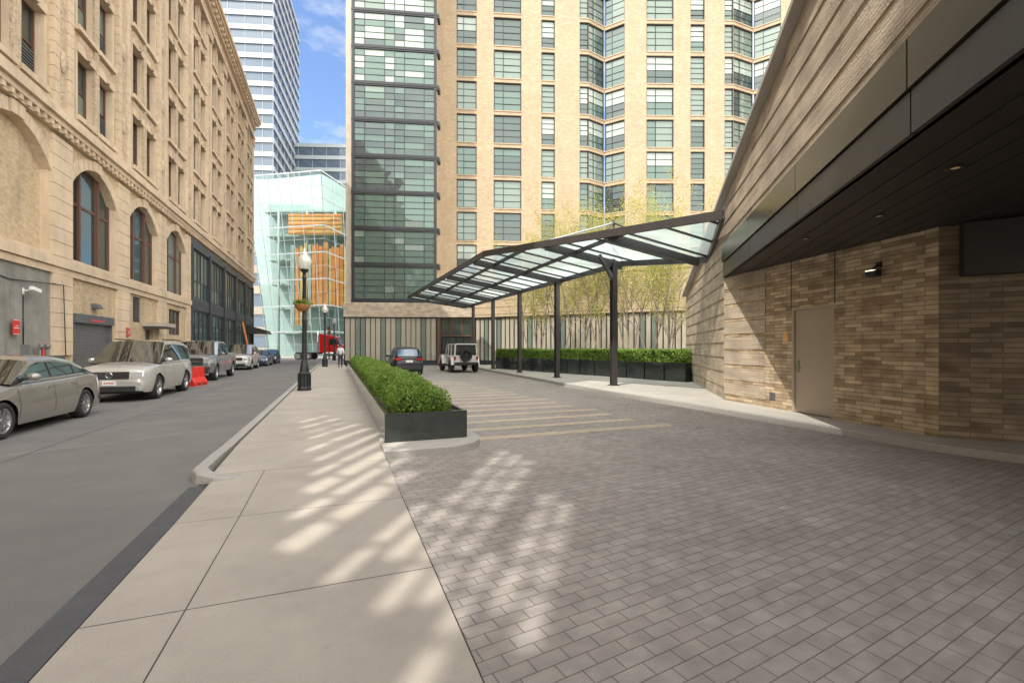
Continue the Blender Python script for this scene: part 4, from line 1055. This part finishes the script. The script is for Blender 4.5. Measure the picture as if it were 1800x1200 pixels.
def jeep(mw):
    rt=root('off_road_vehicle',mw,'white boxy off-road vehicle with rear spare wheel in driveway','car','vehicles in the hotel driveway')
    b=M(); pt=P_white; w=.79
    for a,c in ((-2.0,-1.68),(-.92,.98),(1.75,2.0)): b.box(a,-w,.5,c,w,1.12,pt)
    b.box(-1.68,-w,.96,-.92,w,1.12,pt); b.box(.98,-.62,.6,1.75,.62,1.14,pt); b.box(.98,-w,1.0,1.8,w,1.1,pt)
    b.box(-1.68,-.5,.45,1.9,.5,.96,A_plast)
    b.hexa([(.6,-.7,1.1),(1.95,-.6,1.1),(1.95,.6,1.1),(.6,.7,1.1),(.6,-.7,1.22),(1.95,-.56,1.16),(1.95,.56,1.16),(.6,.7,1.22)],pt)
    b.box(-1.98,-.70,1.78,.30,.70,1.86,pt)
    for y0,y1 in ((-.76,-.68),(.68,.76)):
        for x0,x1 in ((-2.0,-1.86),(-1.05,-.95),(-.18,-.08)): b.hexa([(x0,y0,1.12),(x1,y0,1.12),(x1,y1,1.12),(x0,y1,1.12),(x0+.02,y0*.94,1.79),(x1,y0*.94,1.79),(x1,y1*.94,1.79),(x0+.02,y1*.94,1.79)],pt)
        b.hexa([(.56,y0,1.12),(.64,y0,1.12),(.64,y1,1.12),(.56,y1,1.12),(.22,y0*.94,1.79),(.30,y0*.94,1.79),(.30,y1*.94,1.79),(.22,y1*.94,1.79)],pt)
    b.make('body',rt,bevel=.02)
    g_=M()
    for s_ in (-1,1): g_.face([(-1.9,s_*.73,1.12),(.6,s_*.73,1.12),(.26,s_*.685,1.78),(-1.9,s_*.685,1.78)],A_cg)
    g_.face([(.6,-.72,1.12),(.6,.72,1.12),(.26,.68,1.78),(.26,-.68,1.78)],A_cg); g_.box(-1.99,-.62,1.2,-1.95,.62,1.72,A_cg); g_.make('window',rt)
    f=M()
    for s_ in (-1,1):
        for xw in (1.36,-1.3):
            P=[(xw-.56,.5),(xw-.42,.92),(xw-.3,.98),(xw+.3,.98),(xw+.42,.92),(xw+.56,.5)]
            for a,c in zip(P,P[1:]):
                y0,y1=sorted((s_*.74,s_*.94)); f.hexa([(a[0],y0,a[1]),(c[0],y0,c[1]),(c[0],y1,c[1]),(a[0],y1,a[1]),(a[0],y0,a[1]+.05),(c[0],y0,c[1]+.05),(c[0],y1,c[1]+.05),(a[0],y1,a[1]+.05)],pt)
        y0,y1=sorted((s_*.8,s_*.92)); f.box(-.75,y0,.4,.8,y1,.47,A_plast)
    f.make('fender_flare',rt)
    for x0,x1 in ((-2.2,-2.0),(1.98,2.2)):
        f=M(); f.box(x0,-.78,.5,x1,.78,.68,A_plast); f.make('bumper',rt,bevel=.03)
    for s_ in (-1,1):
        f=M(); y0,y1=sorted((s_*.66,s_*.80)); f.box(-2.04,y0,.82,-1.98,y1,1.05,A_tail); f.make('tail_light',rt,bevel=.01)
        f=M(); y0,y1=sorted((s_*.78,s_*.98)); f.box(.42,y0,1.15,.54,y1,1.33,A_plast); f.make('side_mirror',rt,bevel=.02)
    f=M(); 
    for x in (-.92,-.05,.62):
        for s_ in (-1,1): y0,y1=sorted((s_*.79,s_*.794)); f.box(x-.006,y0,.55,x+.006,y1,1.1,A_plast); 
    for x in (-.78,.1):
        for s_ in (-1,1): y0,y1=sorted((s_*.79,s_*.83)); f.box(x-.08,y0,.98,x+.08,y1,1.02,A_plast)
    f.box(-2.012,-.6,.62,-2.002,.6,1.1,pt); f.box(-2.014,-.62,.55,-2.006,-.3,.66,A_wh); f.make('door_trim',rt)
    for xw in (1.36,-1.3):
        wheel(rt,mw@T((xw,-.80,.41)),.41,.26,5,rim=A_plast); wheel(rt,mw@T((xw,.80,.41))@Matrix.Rotation(math.pi,4,'Z'),.41,.26,5,rim=A_plast)
    wheel(rt,mw@T((-2.15,.04,1.12))@Matrix.Rotation(-math.pi/2,4,'Z'),.40,.24,5,rim=A_plast)
jeep(away(-3.65,30.9))
def truck(mw):
    rt=root('red_semi_truck',mw,'red semi truck tractor crossing at the end of the street','truck')
    b=M()
    b.hexa([(.4,-1.15,.9),(2.2,-.95,.9),(2.2,.95,.9),(.4,1.15,.9),(.4,-1.15,2.0),(2.1,-.8,1.75),(2.1,.8,1.75),(.4,1.15,2.0)],A_redp)
    b.hexa([(-2.2,-1.2,.9),(.4,-1.2,.9),(.4,1.2,.9),(-2.2,1.2,.9),(-2.2,-1.2,3.5),(-.1,-1.15,3.1),(-.1,1.15,3.1),(-2.2,1.2,3.5)],A_redp)
    b.box(-5.5,-.5,.75,2.2,.5,1.0,A_plast); b.box(1.2,-1.2,.6,2.1,1.2,1.1,A_redp); b.box(2.1,-1.2,.45,2.4,1.2,.85,A_chrome)
    b.make('body',rt,bevel=.06)
    g_=M(); g_.face([(.42,-1.0,2.08),(.42,1.0,2.08),(-.04,.98,3.0),(-.04,-.98,3.0)],A_cg)
    for s_ in (-1,1): g_.face([(-.9,s_*1.205,2.0),(.2,s_*1.205,2.0),(-.05,s_*1.2,2.8),(-.9,s_*1.2,2.8)],A_cg)
    g_.make('window',rt)
    f=M(); f.cyl((-2.4,-1.05,.8),(-2.4,-1.05,3.8),.09,.09,A_chrome); f.make('exhaust_stack',rt)
    f=M(); f.cyl((-1.6,-1.18,.75),(-.3,-1.18,.75),.3,.3,A_chrome,n=16); f.make('fuel_tank',rt)
    for x in (1.5,-3.6,-4.9):
        for s_ in (-1,1): wheel(rt,mw@T((x,s_*1.02,.5))@(Matrix.Rotation(math.pi,4,'Z') if s_>0 else I4),.5,.3,8,rim=A_wh)
truck(T((-23.4,61.5,0))@Matrix.Rotation(.08,4,'Z'))

# ================================================================ PERSON
def person(mw):
    rt=root('person',mw,'person in pale blue shirt and dark trousers walking away along pavement','person')
    def skin(name,verts,edges,rad,mat,par,sub=2):
        me=bpy.data.meshes.new(name); me.from_pydata(verts,edges,[]); me.materials.append(mat); o=bpy.data.objects.new(name,me); COL.objects.link(o); place(o,par,mw)
        s_=o.modifiers.new('skin','SKIN'); s_.use_smooth_shade=True
        for i,r_ in enumerate(rad): me.skin_vertices[0].data[i].radius=(r_[0],r_[1]) if isinstance(r_,tuple) else (r_,r_)
        me.skin_vertices[0].data[0].use_root=True
        q=o.modifiers.new('sub','SUBSURF'); q.levels=1;q.render_levels=1
        return o
    V=[(0,0,.95),(0,.0,1.15),(0,.01,1.38),(0,.02,1.50),(0,.04,1.56),(0,.05,1.65),
       (-.17,.0,1.42),(-.23,.06,1.15),(-.23,.18,.92),(-.23,.21,.84),
       (.17,.0,1.42),(.24,-.10,1.16),(.24,-.12,.92),(.24,-.11,.84),
       (-.09,0,.90),(-.10,-.06,.50),(-.10,-.30,.12),(-.10,-.18,.05),
       (.09,0,.90),(.10,.20,.50),(.10,.26,.10),(.10,.40,.04)]
    E=[(0,1),(1,2),(2,3),(3,4),(4,5),(2,6),(6,7),(7,8),(8,9),(2,10),(10,11),(11,12),(12,13),(0,14),(14,15),(15,16),(16,17),(0,18),(18,19),(19,20),(20,21)]
    Rr=[(.13,.10),(.12,.09),(.15,.10),.055,.07,(.085,.10),.055,.04,.032,.038,.055,.04,.032,.038,.085,.058,.04,.04,.085,.058,.04,.04]
    skin('body',V,E,Rr,A_skin,rt)
    sv=[(0,0,.93),(0,0,1.15),(0,.01,1.38),(0,.02,1.46),(-.17,0,1.42),(-.235,.06,1.15),(-.235,.15,.98),(.17,0,1.42),(.245,-.10,1.16),(.245,-.12,.98)]
    skin('shirt',sv,[(0,1),(1,2),(2,3),(2,4),(4,5),(5,6),(2,7),(7,8),(8,9)],[(.165,.13),(.15,.12),(.175,.125),.075,.075,.06,.05,.075,.06,.05],A_shirt,rt)
    tv=[(0,0,.95),(-.09,0,.88),(-.10,-.06,.50),(-.10,-.28,.14),(.09,0,.88),(.10,.20,.50),(.10,.26,.12)]
    skin('trousers',tv,[(0,1),(1,2),(2,3),(0,4),(4,5),(5,6)],[(.15,.12),.11,.08,.065,.11,.08,.065],A_trou,rt)
    h=M(); h.ball((0,.03,1.70),.085,.10,.085,A_hair,12,8); h.make('hair',rt)
    for x,y in ((-.10,-.26),(.10,.30)):
        f=M(); f.ball((x,y+.05,.05),.05,.14,.05,A_plast,10,6); f.make('shoe',rt)
person(T((-13.2,35,.1))@Matrix.Rotation(TH,4,'Z'))

# ================================================================ DISTANT BUILDINGS
GB=root('glass_pavilion_building',T((-40.5,76,0)),'angular glass curtain wall building with orange interior panels','building')
def quadpt(q,s_,t): 
    a=q[0].lerp(q[1],s_); b=q[3].lerp(q[2],s_); return a.lerp(b,t)
qs=[[Vector((-40.6,76,0)),Vector((-30.6,77,0)),Vector((-31.5,75,30.8)),Vector((-43.2,73.5,29.2))],[Vector((-30.6,77,0)),Vector((-20,82,0)),Vector((-20,82,24)),Vector((-31.5,75,30.8))]]
gm_=M(); fm_=M()
for qi,q in enumerate(qs):
    gm_.face(q,A_see)
    nv_=7 if qi==0 else 8
    for i in range(nv_+1):
        fm_.beam(quadpt(q,i/nv_,0),quadpt(q,i/nv_,1),.06,.12,A_mull,up=(0,1,0))
    for k in range(15):
        fm_.beam(quadpt(q,0,k/14),quadpt(q,1,k/14),.08,.05 if k%2 else .2,A_mull)
gm_.make('glass_wall',GB,I4); fm_.make('mullions',GB,I4)
inn=M()
A_int=pmat('interior_white',(.46,.52,.50),(.34,.40,.39),rough=.7,scale=.3)
A_back=pmat('interior_teal',(.34,.43,.42),(.48,.55,.53),rough=.7,scale=.15)
inn.face([(-44.6,84,0),(-20,84,0),(-20,84,24.5),(-35,84,33.6),(-49,84,32.2)],A_back)
for z in (4.3,8.6,12.9,17.2,21.5,25.8): inn.box(-41.5-z*.1,80.6,z-.2,-21,83.9,z+.1,A_int)
for x in range(-41,-20,5): inn.cyl((x,80,0),(x,80,26),.2,.2,A_int)
inn.make('floor_slabs',GB,I4)
pn=M(); x=-38.6
while x<-28:
    w_=U(.35,.75); m_=random.choice([A_orange,A_orange,A_yel,A_yel,A_int]); pn.box(x,79.3,5.5 if x<-35 else 8.8,x+w_,79.5,20.0-U(0,1.2),m_); x+=w_+U(.02,.3)
pn.box(-38.8,79.0,21.2,-29.5,79.2,24.8,A_yel)
for k in range(5): pn.box(-38.8,78.9,21.4+k*.75,-29.5,79.0,21.7+k*.75,A_orange)
pn.make('orange_panels',GB,I4)
def tower(name,label,segs,z1,fh,mats,bay=1.6,sp=1.2):
    rt=root(name,T((segs[0][0][0],segs[0][0][1],0)),label,'building')
    for a,b in segs:
        fm,L=frame(a,b); mb=M(); mb.face([(0,0,0),(L,0,0),(L,0,z1),(0,0,z1)],mats[0])
        z=0
        while z<z1: mb.box(0,-.35,z,L,-.0,z+sp,mats[1]); z+=fh
        x=0
        while x<=L: mb.box(x-.05,-.12,0,x+.05,0,z1,mats[1]); x+=bay
        mb.make('curtain_wall',rt,fm)
    return rt
tower('office_tower','very tall white and blue glass office tower with banded floors',[((-95,128),(-68.3,130)),((-68.3,130),(-77.6,165.5))],118,4.0,(A_twg,A_white),bay=4.8,sp=1.4)
tower('mid_rise_office','grey glass mid-rise office block with horizontal bands',[((-84,158),(-45,160))],72,4.2,(A_twg,A_mull),bay=4.8,sp=1.3)
tower('low_street_block','stone and glass commercial block across the cross street',[((-62,92),(-43.5,94))],22,4.2,(A_twg,A_lgrey),bay=3,sp=1.6)
mb=M(); mb.cyl((0,0,0),(0,0,5.2),.08,.06,A_black); mb.box(-.15,-.15,3.2,.15,.15,4.1,A_black)
for k in range(3): mb.cyl((0,-.16,3.35+.28*k),(0,-.2,3.35+.28*k),.09,.09,[A_leafD,A_yel,A_red][k])
tag(mb.make('traffic_signal',None,T((-22.9,57,.1))),'black traffic signal pole at the street corner','traffic signal')

# ================================================================ CAMERA, LIGHT, WORLD
cam=bpy.data.cameras.new('Camera'); cam.lens=16; cam.sensor_width=36; cam.shift_y=.0061; cam.clip_end=6000; cam.clip_start=.05
co=bpy.data.objects.new('Camera',cam); COL.objects.link(co); co.location=(0,0,1.6); co.rotation_euler=(math.pi/2,0,0); scn.camera=co
sd=Vector((-.40,-.5,.77)).normalized()
sun=bpy.data.lights.new('Sun','SUN'); sun.energy=4.6; sun.angle=math.radians(.5); sun.color=(1,.95,.86)
so=bpy.data.objects.new('Sun',sun); COL.objects.link(so); so.rotation_euler=sd.to_track_quat('Z','Y').to_euler(); so.location=(-20,-30,50)
w=bpy.data.worlds.new('World'); scn.world=w; w.use_nodes=True; nt=w.node_tree; bg=nt.nodes['Background']
sky=nt.nodes.new('ShaderNodeTexSky'); sky.sky_type='NISHITA'; sky.sun_disc=False
sky.sun_elevation=math.asin(sd.z); sky.sun_rotation=math.atan2(sd.x,sd.y); sky.air_density=1.0; sky.dust_density=.6; sky.ozone_density=1.5
tc=nt.nodes.new('ShaderNodeTexCoord'); mp=nt.nodes.new('ShaderNodeMapping'); mp.inputs['Scale'].default_value=(1,1,2.2); nt.links.new(tc.outputs['Generated'],mp.inputs[0])
sx=nt.nodes.new('ShaderNodeSeparateXYZ'); nt.links.new(tc.outputs['Generated'],sx.inputs[0])
bias=ramp(nt,sx.outputs[1],-.4,.45,.2,0.0)
bias2=ramp(nt,sx.outputs[0],.0,.5,.0,.22)
ad=nt.nodes.new('ShaderNodeMath'); ad.operation='ADD'; nt.links.new(noise(nt,mp.outputs[0],3.2,8,.6),ad.inputs[0]); nt.links.new(bias,ad.inputs[1])
ad2=nt.nodes.new('ShaderNodeMath'); ad2.operation='ADD'; nt.links.new(ad.outputs[0],ad2.inputs[0]); nt.links.new(bias2,ad2.inputs[1])
f=ramp(nt,ad2.outputs[0],.47,.68)
cb=ramp(nt,sx.outputs[1],-.2,.5,0,1)
cl=mixc(nt,cb,(25.5,24.8,23.4),(8,8.2,8.5))
skb=mixc(nt,1.0,sky.outputs[0],(1.7,1.8,2.0),'MULTIPLY')
c=mixc(nt,f,skb,cl); nt.links.new(c,bg.inputs[0]); bg.inputs[1].default_value=.15
scn.view_settings.view_transform='Standard'; scn.view_settings.look='None'; scn.view_settings.exposure=0; scn.view_settings.gamma=1
